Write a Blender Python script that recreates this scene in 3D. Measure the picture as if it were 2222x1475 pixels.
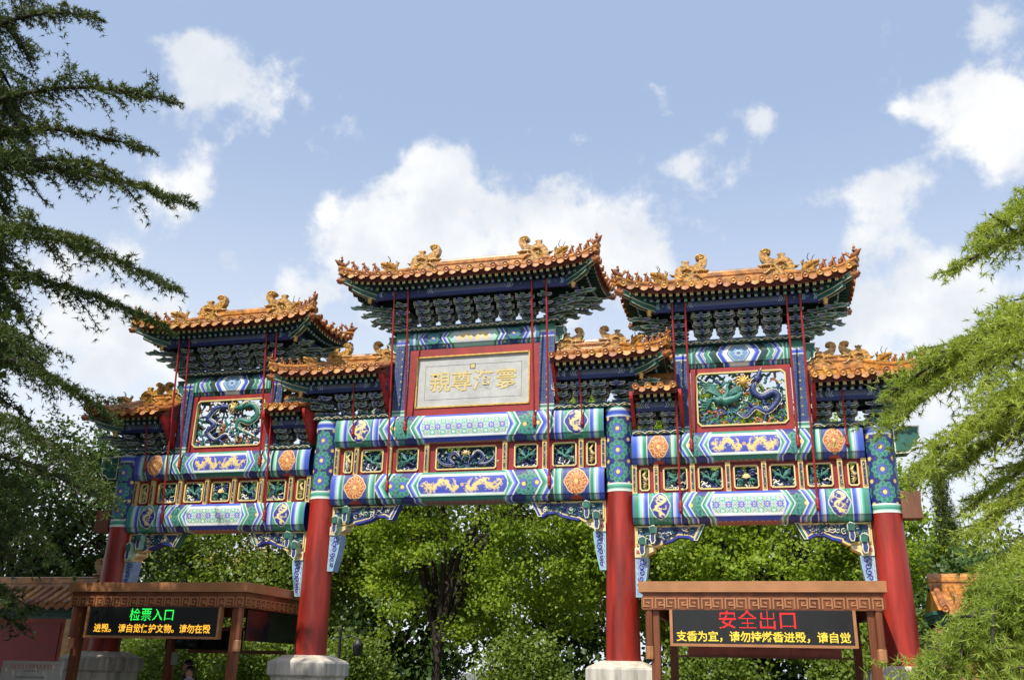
import bpy, math, random
import numpy as np
from mathutils import Matrix, Vector
rad = math.radians
for _o in list(bpy.data.objects): bpy.data.objects.remove(_o)
scene = bpy.context.scene
COL = scene.collection
rng = np.random.default_rng(7); random.seed(7)

# ------------------------------------------------------------------ camera
CAM = (5.4763, -17.3081, 1.6); YAW, PITCH, ROLL, FPX = 0.2613, 0.3409, 0.0226, 2035.94
def cam_axes():
    cy, sy = math.cos(YAW), math.sin(YAW)
    right = np.array([cy, sy, 0.]); f0 = np.array([-sy, cy, 0.])
    fw = f0*math.cos(PITCH) + np.array([0, 0, 1.])*math.sin(PITCH)
    up = np.cross(right, fw)
    r = right*math.cos(ROLL) + up*math.sin(ROLL); u = -right*math.sin(ROLL) + up*math.cos(ROLL)
    return r, u, fw
CR, CU, CF = cam_axes()
cd = bpy.data.cameras.new('camera'); cam = bpy.data.objects.new('camera', cd); COL.objects.link(cam)
cd.sensor_width = 36; cd.lens = 36*FPX/2222; cd.clip_end = 3000; cd.clip_start = .1
cam.matrix_world = Matrix(((CR[0], CU[0], -CF[0], CAM[0]), (CR[1], CU[1], -CF[1], CAM[1]), (CR[2], CU[2], -CF[2], CAM[2]), (0, 0, 0, 1)))
scene.camera = cam
scene.view_settings.view_transform = 'Standard'; scene.view_settings.look = 'None'
scene.view_settings.exposure = 0.45; scene.view_settings.gamma = 1.0
try: scene.cycles.max_bounces = 6; scene.cycles.transparent_max_bounces = 8
except Exception: pass

# ------------------------------------------------------------------ sun and sky
SUN_EL, SUN_AZ = rad(51), rad(18)          # the sun stands behind the photographer, a little to the left
sd = bpy.data.lights.new('sun', 'SUN'); so = bpy.data.objects.new('sun', sd); COL.objects.link(so)
sd.energy = 4.3; sd.angle = rad(.53); sd.color = (1, .95, .86)
so.rotation_euler = (math.pi/2 - SUN_EL, 0, -SUN_AZ); so.location = (-8, -20, 30)

class NT:
    """small helper to write node trees as expressions"""
    def __init__(s, tree): s.t = tree; s.n = tree.nodes; s.l = tree.links
    def node(s, typ, ins=None, **kw):
        n = s.n.new(typ)
        for k, v in kw.items(): setattr(n, k, v)
        for k, v in (ins or {}).items():
            if hasattr(v, 'is_output'): s.l.new(v, n.inputs[k])
            else: n.inputs[k].default_value = v
        return n
    def math(s, op, a, b=None, c=None):
        n = s.n.new('ShaderNodeMath'); n.operation = op
        for i, v in enumerate((a, b, c)):
            if v is None: continue
            if hasattr(v, 'is_output'): s.l.new(v, n.inputs[i])
            else: n.inputs[i].default_value = v
        return n.outputs[0]
    def dot(s, a, vec):
        n = s.n.new('ShaderNodeVectorMath'); n.operation = 'DOT_PRODUCT'; s.l.new(a, n.inputs[0]); n.inputs[1].default_value = tuple(vec)
        return n.outputs['Value']
    def mix(s, f, a, b, blend='MIX'):
        n = s.n.new('ShaderNodeMix'); n.data_type = 'RGBA'; n.blend_type = blend
        for sock, v in ((n.inputs[0], f), (n.inputs[6], a), (n.inputs[7], b)):
            if hasattr(v, 'is_output'): s.l.new(v, sock)
            else: sock.default_value = v if not isinstance(v, tuple) or len(v) == 4 else (*v, 1)
        return n.outputs[2]
    def smooth(s, x, lo, hi):
        n = s.n.new('ShaderNodeMapRange'); n.interpolation_type = 'SMOOTHSTEP'; s.l.new(x, n.inputs[0])
        n.inputs[1].default_value = lo; n.inputs[2].default_value = hi
        return n.outputs[0]

world = bpy.data.worlds.new('World'); scene.world = world; world.use_nodes = True
wt = world.node_tree; wt.nodes.clear(); N = NT(wt)
sky = N.node('ShaderNodeTexSky', sky_type='NISHITA', sun_disc=False)
sky.sun_elevation = SUN_EL; sky.sun_rotation = rad(180) + SUN_AZ
sky.air_density = 1.3; sky.dust_density = 2.2; sky.ozone_density = 1.0; sky.altitude = 50
geo = N.node('ShaderNodeTexCoord').outputs['Generated']
# fixed chart of the sky in front of the gate (tangent plane): X to the right, Y up, in 2222-px units
dz = N.math('MAXIMUM', N.dot(geo, CF), .12)
X = N.math('DIVIDE', N.dot(geo, CR), dz); Y = N.math('DIVIDE', N.dot(geo, CU), dz)
nz = N.node('ShaderNodeTexNoise', {'Vector': geo, 'Scale': 9.0, 'Detail': 12.0, 'Roughness': .60, 'Distortion': 0.0}).outputs['Fac']
nz2 = N.node('ShaderNodeTexNoise', {'Vector': geo, 'Scale': 2.6, 'Detail': 3.0, 'Roughness': .5}).outputs['Fac']
CLOUDS = [(500, 165, 130, 105, 1.0), (400, 105, 95, 40, .75), (575, 265, 55, 70, .7), (960, 365, 78, 70, 1.1), (1090, 495, 250, 110, 1.4),
          (850, 540, 150, 95, 1.2), (1385, 545, 105, 75, 1.0), (1050, 640, 360, 90, .7), (640, 640, 80, 60, .8), (500, 585, 110, 62, .8),
          (390, 410, 110, 62, .75), (230, 720, 260, 120, 1.1), (120, 560, 150, 60, .6), (1655, 255, 42, 46, .8), (1475, 355, 52, 34, .75),
          (1225, 285, 52, 34, .55), (1760, 432, 60, 34, .75), (1890, 440, 95, 75, .8), (1850, 520, 60, 50, .6), (2150, 60, 70, 70, .9),
          (2120, 225, 115, 90, 1.1), (2190, 350, 66, 60, .8), (1900, 275, 60, 45, .7), (2080, 610, 175, 90, 1.2), (1900, 670, 130, 75, .8),
          (1990, 900, 200, 200, .9), (1700, 205, 26, 20, .5), (1560, 300, 24, 18, .45), (1960, 240, 50, 22, .6), (1960, 380, 90, 40, .7), (60, 950, 300, 150, .8)]
acc = None
for (px, py, rx, ry, wgt) in CLOUDS:
    ax = N.math('MULTIPLY', N.math('SUBTRACT', X, (px - 1111)/FPX), FPX/rx)
    ay = N.math('MULTIPLY', N.math('SUBTRACT', Y, (737.5 - py)/FPX), FPX/ry)
    r2 = N.math('ADD', N.math('MULTIPLY', ax, ax), N.math('MULTIPLY', ay, ay))
    g = N.math('MULTIPLY', N.math('POWER', 2.71828, N.math('MULTIPLY', r2, -1.0)), wgt)
    acc = g if acc is None else N.math('MAXIMUM', acc, N.math('ADD', N.math('MULTIPLY', acc, .85), N.math('MULTIPLY', g, .55))) if False else N.math('ADD', acc, g)
far = N.smooth(N.dot(geo, CF), .86, .62)                                # elsewhere the same broken cloud goes on
field = N.math('ADD', N.math('MINIMUM', acc, 1.1), N.math('MULTIPLY', far, N.math('MULTIPLY', N.smooth(nz2, .48, .72), .8)))
nzf = N.node('ShaderNodeTexNoise', {'Vector': geo, 'Scale': 26.0, 'Detail': 10.0, 'Roughness': .62, 'Distortion': .15}).outputs['Fac']
field = N.math('ADD', field, N.math('MULTIPLY', N.math('SUBTRACT', nzf, .5), 1.5))
dens = N.math('ADD', field, N.math('MULTIPLY', N.math('SUBTRACT', nz, .5), 3.3))
mask = N.smooth(dens, .34, 1.02)
shade = N.smooth(N.node('ShaderNodeTexNoise', {'Vector': geo, 'Scale': 10.0, 'Detail': 5.0, 'Roughness': .55}).outputs['Fac'], .3, .75)
cloudcol = N.mix(shade, (6.3, 6.7, 7.3, 1), (8.7, 8.7, 8.6, 1))
skyc = N.mix(.45, sky.outputs[0], (5.7, 7.1, 9.9, 1))                    # thin summer veil over the blue
elev0 = N.node('ShaderNodeSeparateXYZ', {0: geo}).outputs[2]
skyc = N.mix(N.smooth(elev0, .55, .08), skyc, (7.6, 8.1, 8.8, 1))
elev = N.node('ShaderNodeSeparateXYZ', {0: geo}).outputs[2]
above = N.smooth(elev, -.02, .02)
col = N.mix(N.math('MULTIPLY', mask, above), skyc, cloudcol)
bg = N.node('ShaderNodeBackground', {'Color': col, 'Strength': .090})
wo = N.node('ShaderNodeOutputWorld', {'Surface': bg.outputs[0]})

# ------------------------------------------------------------------ materials
def srgb(r, g, b, k=1.0):
    def f(c):
        c /= 255.; return k*(c/12.92 if c <= .04045 else ((c + .055)/1.055)**2.4)
    return (f(r), f(g), f(b))
MATS = {}
def mat(name, color, rough=.5, metal=0., var=.25, scale=6., bump=.0, bscale=40., coat=0., streak=False, rand=0., spec=.5):
    m = bpy.data.materials.new(name); m.use_nodes = True; t = NT(m.node_tree); t.n.clear()
    tc = t.node('ShaderNodeTexCoord').outputs['Object']
    if streak:
        mp = t.node('ShaderNodeMapping', {'Vector': tc, 'Scale': (1, 1, .12)}).outputs[0]
    else: mp = tc
    n1 = t.node('ShaderNodeTexNoise', {'Vector': mp, 'Scale': scale, 'Detail': 6., 'Roughness': .62}).outputs['Fac']
    fac = t.smooth(n1, .3, .72)
    c0 = tuple(c*(1 - var) for c in color); c1 = tuple(min(1, c*(1 + var*.6)) for c in color)
    colr = t.mix(fac, c0, c1)
    if rand:
        rv = t.node('ShaderNodeObjectInfo').outputs['Random']
        h = t.node('ShaderNodeHueSaturation', {'Color': colr, 'Hue': t.math('ADD', .5 - rand*.02, t.math('MULTIPLY', rv, rand*.04)), 'Value': t.math('ADD', 1 - rand*.35, t.math('MULTIPLY', rv, rand*.6))})
        colr = h.outputs[0]
    p = t.node('ShaderNodeBsdfPrincipled', {'Base Color': colr, 'Metallic': metal, 'Coat Weight': coat, 'Coat Roughness': .15, 'Specular IOR Level': spec})
    rr = t.math('ADD', rough - .08, t.math('MULTIPLY', n1, .16)); t.l.new(rr, p.inputs['Roughness'])
    if bump:
        nb = t.node('ShaderNodeTexNoise', {'Vector': mp, 'Scale': bscale, 'Detail': 4.}).outputs['Fac']
        b = t.node('ShaderNodeBump', {'Height': nb, 'Strength': bump, 'Distance': .01}); t.l.new(b.outputs[0], p.inputs['Normal'])
    t.node('ShaderNodeOutputMaterial', {'Surface': p.outputs[0]})
    MATS[name] = m; return m
def paint_mat():
    m = bpy.data.materials.new('painted_wood'); m.use_nodes = True; t = NT(m.node_tree); t.n.clear()
    a = t.node('ShaderNodeVertexColor', layer_name='Col').outputs[0]
    tc = t.node('ShaderNodeTexCoord').outputs['Object']
    n1 = t.node('ShaderNodeTexNoise', {'Vector': tc, 'Scale': 3.5, 'Detail': 7., 'Roughness': .65}).outputs['Fac']
    c = t.mix(t.smooth(n1, .25, .75), t.mix(.12, t.mix(1., a, (.82, .82, .80, 1), 'MULTIPLY'), (.36, .37, .36, 1)), a)
    n3 = t.node('ShaderNodeTexNoise', {'Vector': tc, 'Scale': 22., 'Detail': 8., 'Roughness': .7}).outputs['Fac']
    c = t.mix(t.math('MULTIPLY', t.smooth(n3, .60, .72), .35), c, (.30, .31, .31, 1))
    n2 = t.node('ShaderNodeTexNoise', {'Vector': tc, 'Scale': 60., 'Detail': 3.}).outputs['Fac']
    b = t.node('ShaderNodeBump', {'Height': n2, 'Strength': .15, 'Distance': .006})
    p = t.node('ShaderNodeBsdfPrincipled', {'Base Color': c, 'Roughness': .5, 'Specular IOR Level': .3, 'Normal': b.outputs[0]})
    t.node('ShaderNodeOutputMaterial', {'Surface': p.outputs[0]}); MATS['paint'] = m; return m
PAINT = paint_mat()
RED = mat('red_lacquer', (.30, .019, .009), .48, var=.5, scale=5., bump=.35, bscale=14., coat=.05, streak=True)
REDD = mat('dark_red_board', (.27, .014, .012), .5, var=.25, scale=3., bump=.1)
REDB = mat('bright_red_board', (.42, .022, .016), .45, var=.25, scale=3., bump=.1)
RODM = mat('red_rod_paint', (.30, .012, .014), .4, var=.2)
TILE = mat('amber_glazed_tile', (.43, .165, .030), .36, var=.6, scale=9., bump=.12, bscale=25., coat=.15, rand=.8)
DRIP = mat('amber_glazed_drip', (.46, .20, .06), .5, var=.5, scale=14., bump=.3, bscale=60., rand=.8, spec=.35)
RIDGE = mat('amber_glazed_ridge', (.46, .195, .036), .32, var=.6, scale=7., bump=.15, bscale=18., coat=.4)
GLAZE = mat('yellow_glazed_figure', (.46, .24, .042), .34, var=.75, scale=20., bump=.6, bscale=30., coat=.35)
BROWNGL = mat('brown_glazed_figure', (.34, .12, .035), .3, var=.5, scale=16., bump=.3, bscale=30., coat=.3)
EAVE = mat('red_brown_eave_board', (.16, .030, .016), .6, var=.3)
GREEN = mat('green_paint', (.020, .115, .085), .5, var=.3, scale=8.)
DGREEN = mat('dark_green_paint', (.010, .055, .042), .55, var=.3, scale=8.)
BLUE = mat('blue_paint', (.018, .035, .26), .5, var=.3, scale=8.)
PBLUE = mat('pale_blue_paint', (.24, .33, .55), .45, var=.2)
PGREEN = mat('pale_green_paint', (.26, .52, .42), .45, var=.2)
TEAL = mat('teal_carving_paint', (.030, .17, .135), .45, var=.45, scale=25., bump=.3, bscale=60.)
NAVY = mat('navy_carving_paint', (.028, .050, .17), .45, var=.45, scale=25., bump=.3, bscale=60.)
EDGE = mat('cream_outline_paint', (.68, .66, .50), .5, var=.2)
BRB = mat('faded_blue_bracket', (.075, .12, .32), .55, var=.35, scale=10.)
BRG = mat('faded_green_bracket', (.07, .20, .16), .55, var=.35, scale=10.)
DNAVY = mat('dark_blue_eave_paint', (.022, .035, .15), .55, var=.3)
GOLD = mat('gold_leaf_paint', (.62, .40, .10), .36, .25, var=.25, scale=12.)
CREAM = mat('cream_gold_paint', (.66, .52, .22), .45, var=.15)
WHITE = mat('white_paint', (.75, .76, .70), .5, var=.1)
PLAQUE = mat('grey_white_plaque', (.42, .43, .41), .6, var=.16, scale=5., bump=.05)
CHARG = mat('gold_characters', (.58, .46, .19), .38, var=.1)
STONE = mat('weathered_stone', (.47, .44, .38), .85, var=.45, scale=5., bump=.5, bscale=30., streak=True)
STONETOP = mat('pale_stone_top', (.55, .48, .38), .85, var=.3, scale=5., bump=.3)
BRONZE = mat('bronze_cladding', (.20, .064, .026), .42, .3, var=.35, scale=5., bump=.12, streak=True)
BRONZEL = mat('copper_trim', (.45, .205, .09), .34, .3, var=.15, scale=3.)
BLACK = mat('screen_black', (.012, .012, .012), .35, var=.1)
DARK = mat('dark_glass', (.012, .014, .014), .08, var=.1)
BROWNW = mat('brown_wood', (.17, .065, .03), .55, var=.3, streak=True)
GREYB = mat('blackened_rib', (.02, .02, .02), .5, var=.2)
PLASTER = mat('red_wall_plaster', (.40, .115, .085), .85, var=.25, scale=3., bump=.2)
YGLAZE = mat('yellow_glazed_strip', (.62, .33, .035), .3, var=.25, coat=.3)
BARK = mat('tree_bark', (.040, .030, .022), .9, var=.5, scale=9., bump=.8, bscale=22., streak=True)
PAVE = mat('grey_paving_stone', (.13, .125, .115), .85, var=.3, scale=1.5, bump=.2)
SKIN = mat('skin', (.50, .28, .19), .55, var=.08)
HAIR = mat('black_hair', (.012, .010, .009), .5, var=.3, streak=True)
SHIRT = mat('lilac_shirt', (.60, .58, .70), .8, var=.12)
SHIRTD = mat('dark_shirt', (.05, .06, .09), .8, var=.2)
TROUS = mat('dark_trousers', (.03, .03, .04), .8, var=.2)
NOTICE = mat('notice_board_shaded_white', (.34, .33, .30), .6, var=.1)  # white board, greyed: the shade on it is put into the base colour
INKR = mat('red_ink', (.40, .05, .03), .6, var=.1); INKD = mat('dark_ink', (.04, .04, .05), .6, var=.1)
def emat(name, col, st):
    m = bpy.data.materials.new(name); m.use_nodes = True; t = NT(m.node_tree); t.n.clear()
    e = t.node('ShaderNodeEmission', {'Color': (*col, 1), 'Strength': st}); t.node('ShaderNodeOutputMaterial', {'Surface': e.outputs[0]}); return m
LEDG = emat('led_green', (.03, .9, .10), 1.7); LEDR = emat('led_red', (1, .04, .04), 1.5); LEDY = emat('led_amber', (1., .50, .05), 1.6); LEDY2 = emat('led_yellow', (1., .75, .08), 1.6)
def leaf_mat(name, c0, c1, trans=.35, rough=.5, c2=None):
    m = bpy.data.materials.new(name); m.use_nodes = True; t = NT(m.node_tree); t.n.clear()
    rv = t.node('ShaderNodeNewGeometry').outputs['Random Per Island']
    tc = t.node('ShaderNodeTexCoord').outputs['Object']
    n1 = t.node('ShaderNodeTexNoise', {'Vector': tc, 'Scale': .9, 'Detail': 3.}).outputs['Fac']
    f = t.math('ADD', t.math('MULTIPLY', rv, .6), t.math('MULTIPLY', t.smooth(n1, .3, .7), .4))
    c = t.mix(f, c0, c1)
    d = t.node('ShaderNodeBsdfPrincipled', {'Base Color': c, 'Roughness': rough, 'Specular IOR Level': .35})
    tcol = t.mix(1., c, (1.35, 1.25, .45, 1), 'MULTIPLY')
    tr = t.node('ShaderNodeBsdfTranslucent', {'Color': tcol})
    mx = t.node('ShaderNodeMixShader', {0: trans, 1: d.outputs[0], 2: tr.outputs[0]})
    t.node('ShaderNodeOutputMaterial', {'Surface': mx.outputs[0]}); return m
GINKGO = leaf_mat('ginkgo_leaves', (.115, .225, .018), (.38, .48, .055), .50)
LEAFA = leaf_mat('deep_green_leaves', (.028, .070, .014), (.085, .145, .03), .32)
LEAFB = leaf_mat('mid_green_leaves', (.07, .14, .018), (.24, .31, .05), .42)
FLOWER = leaf_mat('pale_yellow_blossom', (.34, .30, .08), (.55, .48, .16), .3)
CEDARD = leaf_mat('dark_cedar_needles', (.015, .036, .010), (.11, .15, .024), .22)
CEDARL = leaf_mat('fresh_cedar_needles', (.14, .23, .03), (.48, .55, .11), .45)

# ------------------------------------------------------------------ mesh helpers
class MB:
    def __init__(s): s.v = []; s.f = []; s.m = []; s.s = []; s.x = None
    def add(s, verts, faces, m=0, smooth=False):
        k = len(s.v)
        if s.x is not None: verts = [tuple(s.x @ Vector(v)) for v in verts]
        s.v.extend([tuple(map(float, v)) for v in verts])
        for i, f in enumerate(faces):
            s.f.append(tuple(j + k for j in f)); s.m.append(m[i] if isinstance(m, (list, tuple)) else m); s.s.append(smooth)
    def box(s, x0, x1, y0, y1, z0, z1, m=0):
        v = [(x0, y0, z0), (x1, y0, z0), (x1, y1, z0), (x0, y1, z0), (x0, y0, z1), (x1, y0, z1), (x1, y1, z1), (x0, y1, z1)]
        s.add(v, [(0, 1, 5, 4), (1, 2, 6, 5), (2, 3, 7, 6), (3, 0, 4, 7), (4, 5, 6, 7), (3, 2, 1, 0)], m)
    def prism(s, poly, a0, a1, axis='y', m=0, border=0., bm=None, fm=None, both=False):
        """poly in the two other axes (x,z | y,z | x,y), extruded from a0 (front) to a1; border>0 insets the front face with material bm"""
        n = len(poly)
        def P(p, a): return {'y': (p[0], a, p[1]), 'x': (a, p[0], p[1]), 'z': (p[0], p[1], a)}[axis]
        fm = m if fm is None else fm
        v = [P(p, a0) for p in poly] + [P(p, a1) for p in poly]
        f = [(i, (i + 1) % n, n + (i + 1) % n, n + i) for i in range(n)]; mm = [m]*n
        def face(off, a):
            nonlocal v, f, mm
            if border > 0:
                cx = sum(p[0] for p in poly)/n; cz = sum(p[1] for p in poly)/n
                ins = inset(poly, border); k = len(v); v = v + [P(p, a) for p in ins]
                f = f + [(off + i, off + (i + 1) % n, k + (i + 1) % n, k + i) for i in range(n)] + [tuple(range(k, k + n))]
                mm = mm + [bm if bm is not None else m]*n + [fm]
            else: f = f + [tuple(range(off, off + n))]; mm = mm + [fm]
        face(0, a0)
        if both: face(n, a1)
        else: f = f + [tuple(range(n, 2*n))]; mm = mm + [m]
        s.add(v, f, mm)
    def tube(s, pts, r, n=8, m=0, cap=True, flat=1., up=(0, 0, 1), smooth=True):
        pts = [Vector(p) for p in pts]; k = len(pts); rs = r if isinstance(r, (list, tuple, np.ndarray)) else [r]*k
        v = []; 
        for i, p in enumerate(pts):
            d = (pts[min(i + 1, k - 1)] - pts[max(i - 1, 0)]).normalized()
            a = d.cross(Vector(up))
            if a.length < 1e-3: a = d.cross(Vector((1, 0, 0)))
            a.normalize(); b = a.cross(d).normalized()
            for j in range(n):
                t = 2*math.pi*j/n; v.append(p + a*(math.cos(t)*rs[i]*flat) + b*(math.sin(t)*rs[i]))
        f = [(i*n + j, i*n + (j + 1) % n, (i + 1)*n + (j + 1) % n, (i + 1)*n + j) for i in range(k - 1) for j in range(n)]
        s.add(v, f, m, smooth)
        if cap: s.add(v[:n], [tuple(range(n - 1, -1, -1))], m); s.add(v[-n:], [tuple(range(n))], m)
    def lathe(s, prof, c=(0, 0, 0), n=12, m=0, axis=(0, 0, 1), smooth=True):
        ax = Vector(axis).normalized(); a = ax.orthogonal().normalized(); b = ax.cross(a)
        c = Vector(c); v = []
        for (r, z) in prof:
            for j in range(n):
                t = 2*math.pi*j/n; v.append(c + ax*z + a*(r*math.cos(t)) + b*(r*math.sin(t)))
        k = len(prof)
        mm = m if not isinstance(m, list) else [m[i] for i in range(k - 1) for j in range(n)]
        s.add(v, [(i*n + j, i*n + (j + 1) % n, (i + 1)*n + (j + 1) % n, (i + 1)*n + j) for i in range(k - 1) for j in range(n)], mm, smooth)
        for i, o in ((0, True), (k - 1, False)):
            if prof[i][0] > 1e-4:
                ring = [v[i*n + j] for j in range(n)]; s.add(ring, [tuple(range(n - 1, -1, -1)) if o else tuple(range(n))], (m[0] if o else m[-1]) if isinstance(m, list) else m)
    def ball(s, c, r, n=8, k=5, m=0, sc=(1, 1, 1)):
        v = []; 
        for i in range(k + 1):
            t = math.pi*i/k
            for j in range(n):
                p = 2*math.pi*j/n; v.append((c[0] + sc[0]*r*math.sin(t)*math.cos(p), c[1] + sc[1]*r*math.sin(t)*math.sin(p), c[2] + sc[2]*r*math.cos(t)))
        s.add(v, [(i*n + j, (i + 1)*n + j, (i + 1)*n + (j + 1) % n, i*n + (j + 1) % n) for i in range(k) for j in range(n)], m, True)
    def sweep(s, pts, prof, m=0, up=(0, 0, 1), smooth=False, cap=True):
        """profile [(side,up)] carried along pts"""
        pts = [Vector(p) for p in pts]; k = len(pts); n = len(prof); v = []
        for i, p in enumerate(pts):
            d = (pts[min(i + 1, k - 1)] - pts[max(i - 1, 0)]).normalized()
            a = d.cross(Vector(up)).normalized(); b = a.cross(d).normalized()
            for (q, w) in prof: v.append(p + a*q + b*w)
        s.add(v, [(i*n + j, i*n + (j + 1) % n, (i + 1)*n + (j + 1) % n, (i + 1)*n + j) for i in range(k - 1) for j in range(n)], m, smooth)
        if cap: s.add(v[:n], [tuple(range(n - 1, -1, -1))], m); s.add(v[-n:], [tuple(range(n))], m)
    def mesh(s, name, mats):
        me = bpy.data.meshes.new(name); me.from_pydata(s.v, [], s.f)
        for m in mats: me.materials.append(m)
        me.polygons.foreach_set('material_index', s.m); me.polygons.foreach_set('use_smooth', s.s); me.update(); return me
    def build(s, name, mats, parent=None, loc=None, **kw):
        if not isinstance(mats, (list, tuple)): mats = [mats]
        return link(name, s.mesh(name, mats), parent, loc, **kw)
def inset(poly, d):
    n = len(poly); A = sum(poly[i][0]*poly[(i + 1) % n][1] - poly[(i + 1) % n][0]*poly[i][1] for i in range(n)); sg = 1 if A > 0 else -1
    out = []
    for i in range(n):
        p0 = np.array(poly[i - 1], float); p1 = np.array(poly[i], float); p2 = np.array(poly[(i + 1) % n], float)
        e1 = p1 - p0; e2 = p2 - p1; e1 /= (np.linalg.norm(e1) + 1e-9); e2 /= (np.linalg.norm(e2) + 1e-9)
        n1 = np.array([-e1[1], e1[0]])*sg; n2 = np.array([-e2[1], e2[0]])*sg; b = n1 + n2; L = b @ b
        out.append(tuple(p1 + (b*(2/L) if L > .35 else n1)*d*1.0 if L > .35 else p1 + n1*d))
    return out
def link(name, me, parent=None, loc=None, rotz=0, **props):
    o = bpy.data.objects.new(name, me); COL.objects.link(o)
    if parent is not None: o.parent = parent
    if loc is not None: o.location = loc
    if rotz: o.rotation_euler = (0, 0, rotz)
    for k, v in props.items(): o[k] = v
    return o
def empty(name, loc, label, cat, group=None):
    o = bpy.data.objects.new(name, None); COL.objects.link(o); o.location = loc; o['label'] = label; o['category'] = cat
    if group: o['group'] = group
    return o
def text_mesh(body, size, offset=0., depth=.004, extrude_dir=None):
    c = bpy.data.curves.new('txt', 'FONT'); c.body = body; c.size = size; c.offset = offset; c.extrude = depth; c.resolution_u = 3
    c.align_x = 'CENTER'; c.align_y = 'CENTER'
    o = bpy.data.objects.new('txt', c); COL.objects.link(o); dg = bpy.context.evaluated_depsgraph_get()
    me = bpy.data.meshes.new_from_object(o.evaluated_get(dg)); bpy.data.objects.remove(o); bpy.data.curves.remove(c)
    me.transform(Matrix.Rotation(math.pi/2, 4, 'X')); return me
# ------------------------------------------------------------------ painted decoration: colours per vertex on fine grids
P_BLUE = srgb(52, 80, 188); P_MBLUE = srgb(112, 134, 206); P_LBLUE = srgb(170, 186, 222); P_NAVY = srgb(34, 48, 122); P_GREEN = srgb(50, 132, 112)
P_MGREEN = srgb(92, 178, 150); P_LGREEN = srgb(168, 214, 196); P_WHITE = srgb(234, 238, 230); P_GOLD = srgb(234, 206, 126); P_DGREEN = srgb(16, 62, 58)
P_RED = srgb(178, 62, 38); P_INK = srgb(28, 38, 62); P_ORANGE = srgb(214, 110, 50); P_CREAM = srgb(232, 214, 150)
class Pt:
    def __init__(s, U, V, base, aa=.008): s.U = U; s.V = V; s.C = np.tile(np.array(base, float), (U.size, 1)); s.aa = aa
    def put(s, sdist, col, clip=None):
        """paint where sdist<0"""
        m = np.clip(.5 - sdist/s.aa, 0, 1)
        if clip is not None: m = m*clip
        s.C = s.C*(1 - m[:, None]) + np.array(col)[None, :]*m[:, None]
    def band(s, x, a, b, col, clip=None): s.put(np.maximum(a - x, x - b), col, clip)
    def bands(s, x, start, seq, clip=None):
        for wd, col in seq: s.band(x, start, start + wd, col, clip); start += wd
        return start
    def circ(s, u, v, r, col, clip=None): s.put(np.hypot(s.U - u, s.V - v) - r, col, clip)
    def line(s, pts, w, col, clip=None):
        d = np.full(s.U.size, 9.); pts = np.asarray(pts, float)
        ws = np.linspace(w[0], w[1], len(pts)) if isinstance(w, (tuple, list)) else np.full(len(pts), w)
        for i in range(len(pts) - 1):
            a, b = pts[i], pts[i + 1]; e = b - a; L = e @ e + 1e-12
            t = np.clip(((s.U - a[0])*e[0] + (s.V - a[1])*e[1])/L, 0, 1)
            d = np.minimum(d, np.hypot(s.U - a[0] - t*e[0], s.V - a[1] - t*e[1]) - (ws[i] + (ws[i + 1] - ws[i])*t)/2)
        s.put(d, col, clip)
    def rosette(s, u, v, R, c1=P_BLUE, c2=P_GREEN, clip=None, n=10):
        near = np.hypot(s.U - u, s.V - v) < R*1.1
        if not near.any(): return
        q = Pt(s.U[near], s.V[near], (0, 0, 0), s.aa); q.C = s.C[near]; cl = None if clip is None else clip[near]
        q.circ(u, v, R, P_INK, cl); pal2 = P_MGREEN if c2 is P_GREEN else P_MBLUE; pal1 = P_MBLUE if c1 is P_BLUE else P_MGREEN
        for i in range(n):
            t = 2*math.pi*(i + .5)/n; rr = R*.27; cu, cv = u + R*.72*math.cos(t), v + R*.72*math.sin(t)
            q.circ(cu, cv, rr*.95, pal2, cl); q.circ(cu, cv, rr*.80, c2, cl); q.circ(cu + .25*rr*math.cos(t + 1), cv + .25*rr*math.sin(t + 1), rr*.42, P_NAVY, cl); q.circ(cu + .35*rr*math.cos(t + 1), cv + .35*rr*math.sin(t + 1), rr*.2, pal2, cl)
        q.circ(u, v, R*.5, P_INK, cl)
        for i in range(n):
            t = 2*math.pi*i/n; cu, cv = u + R*.36*math.cos(t), v + R*.36*math.sin(t)
            q.circ(cu, cv, R*.125, pal1, cl); q.circ(cu, cv, R*.095, c1, cl)
        q.circ(u, v, R*.24, P_INK, cl); q.circ(u, v, R*.19, P_GOLD, cl); s.C[near] = q.C
def dragon_pair(p, f, hh, vc, col, seed, clip):
    r = np.random.default_rng(seed)
    for sg in (-1, 1):
        x = np.linspace(.10*f, .86*f, 30); ph = np.linspace(0, 1, 30)
        y = vc + hh*.62*np.sin(ph*math.pi*3.1 + .4)*(1 - .35*ph)
        p.line(np.c_[sg*x, y], (hh*.32, hh*.14), col, clip)
        hx = sg*.13*f
        p.circ(hx, vc + hh*.25, hh*.24, col, clip)
        for k in range(4): p.line([(hx, vc + hh*.3), (hx + sg*(.03 + .05*k)*f*.5, vc - hh*(.5 + .1*k))], hh*.05, col, clip)
        for k in range(95):
            i = r.integers(2, 29); a = r.uniform(0, 6.28); L = hh*r.uniform(.25, .55); bx, by = sg*x[i] + r.normal()*.03*f, y[i] + r.normal()*hh*.25
            p.line([(bx, by), (bx + math.cos(a)*L*.6, by + math.sin(a)*L*.6), (bx + math.cos(a + .7)*L, by + math.sin(a + .7)*L)], (hh*.11, hh*.04), col, clip)
    p.circ(0, vc, hh*.20, col, clip); p.circ(0, vc, hh*.1, P_RED, clip)
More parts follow.
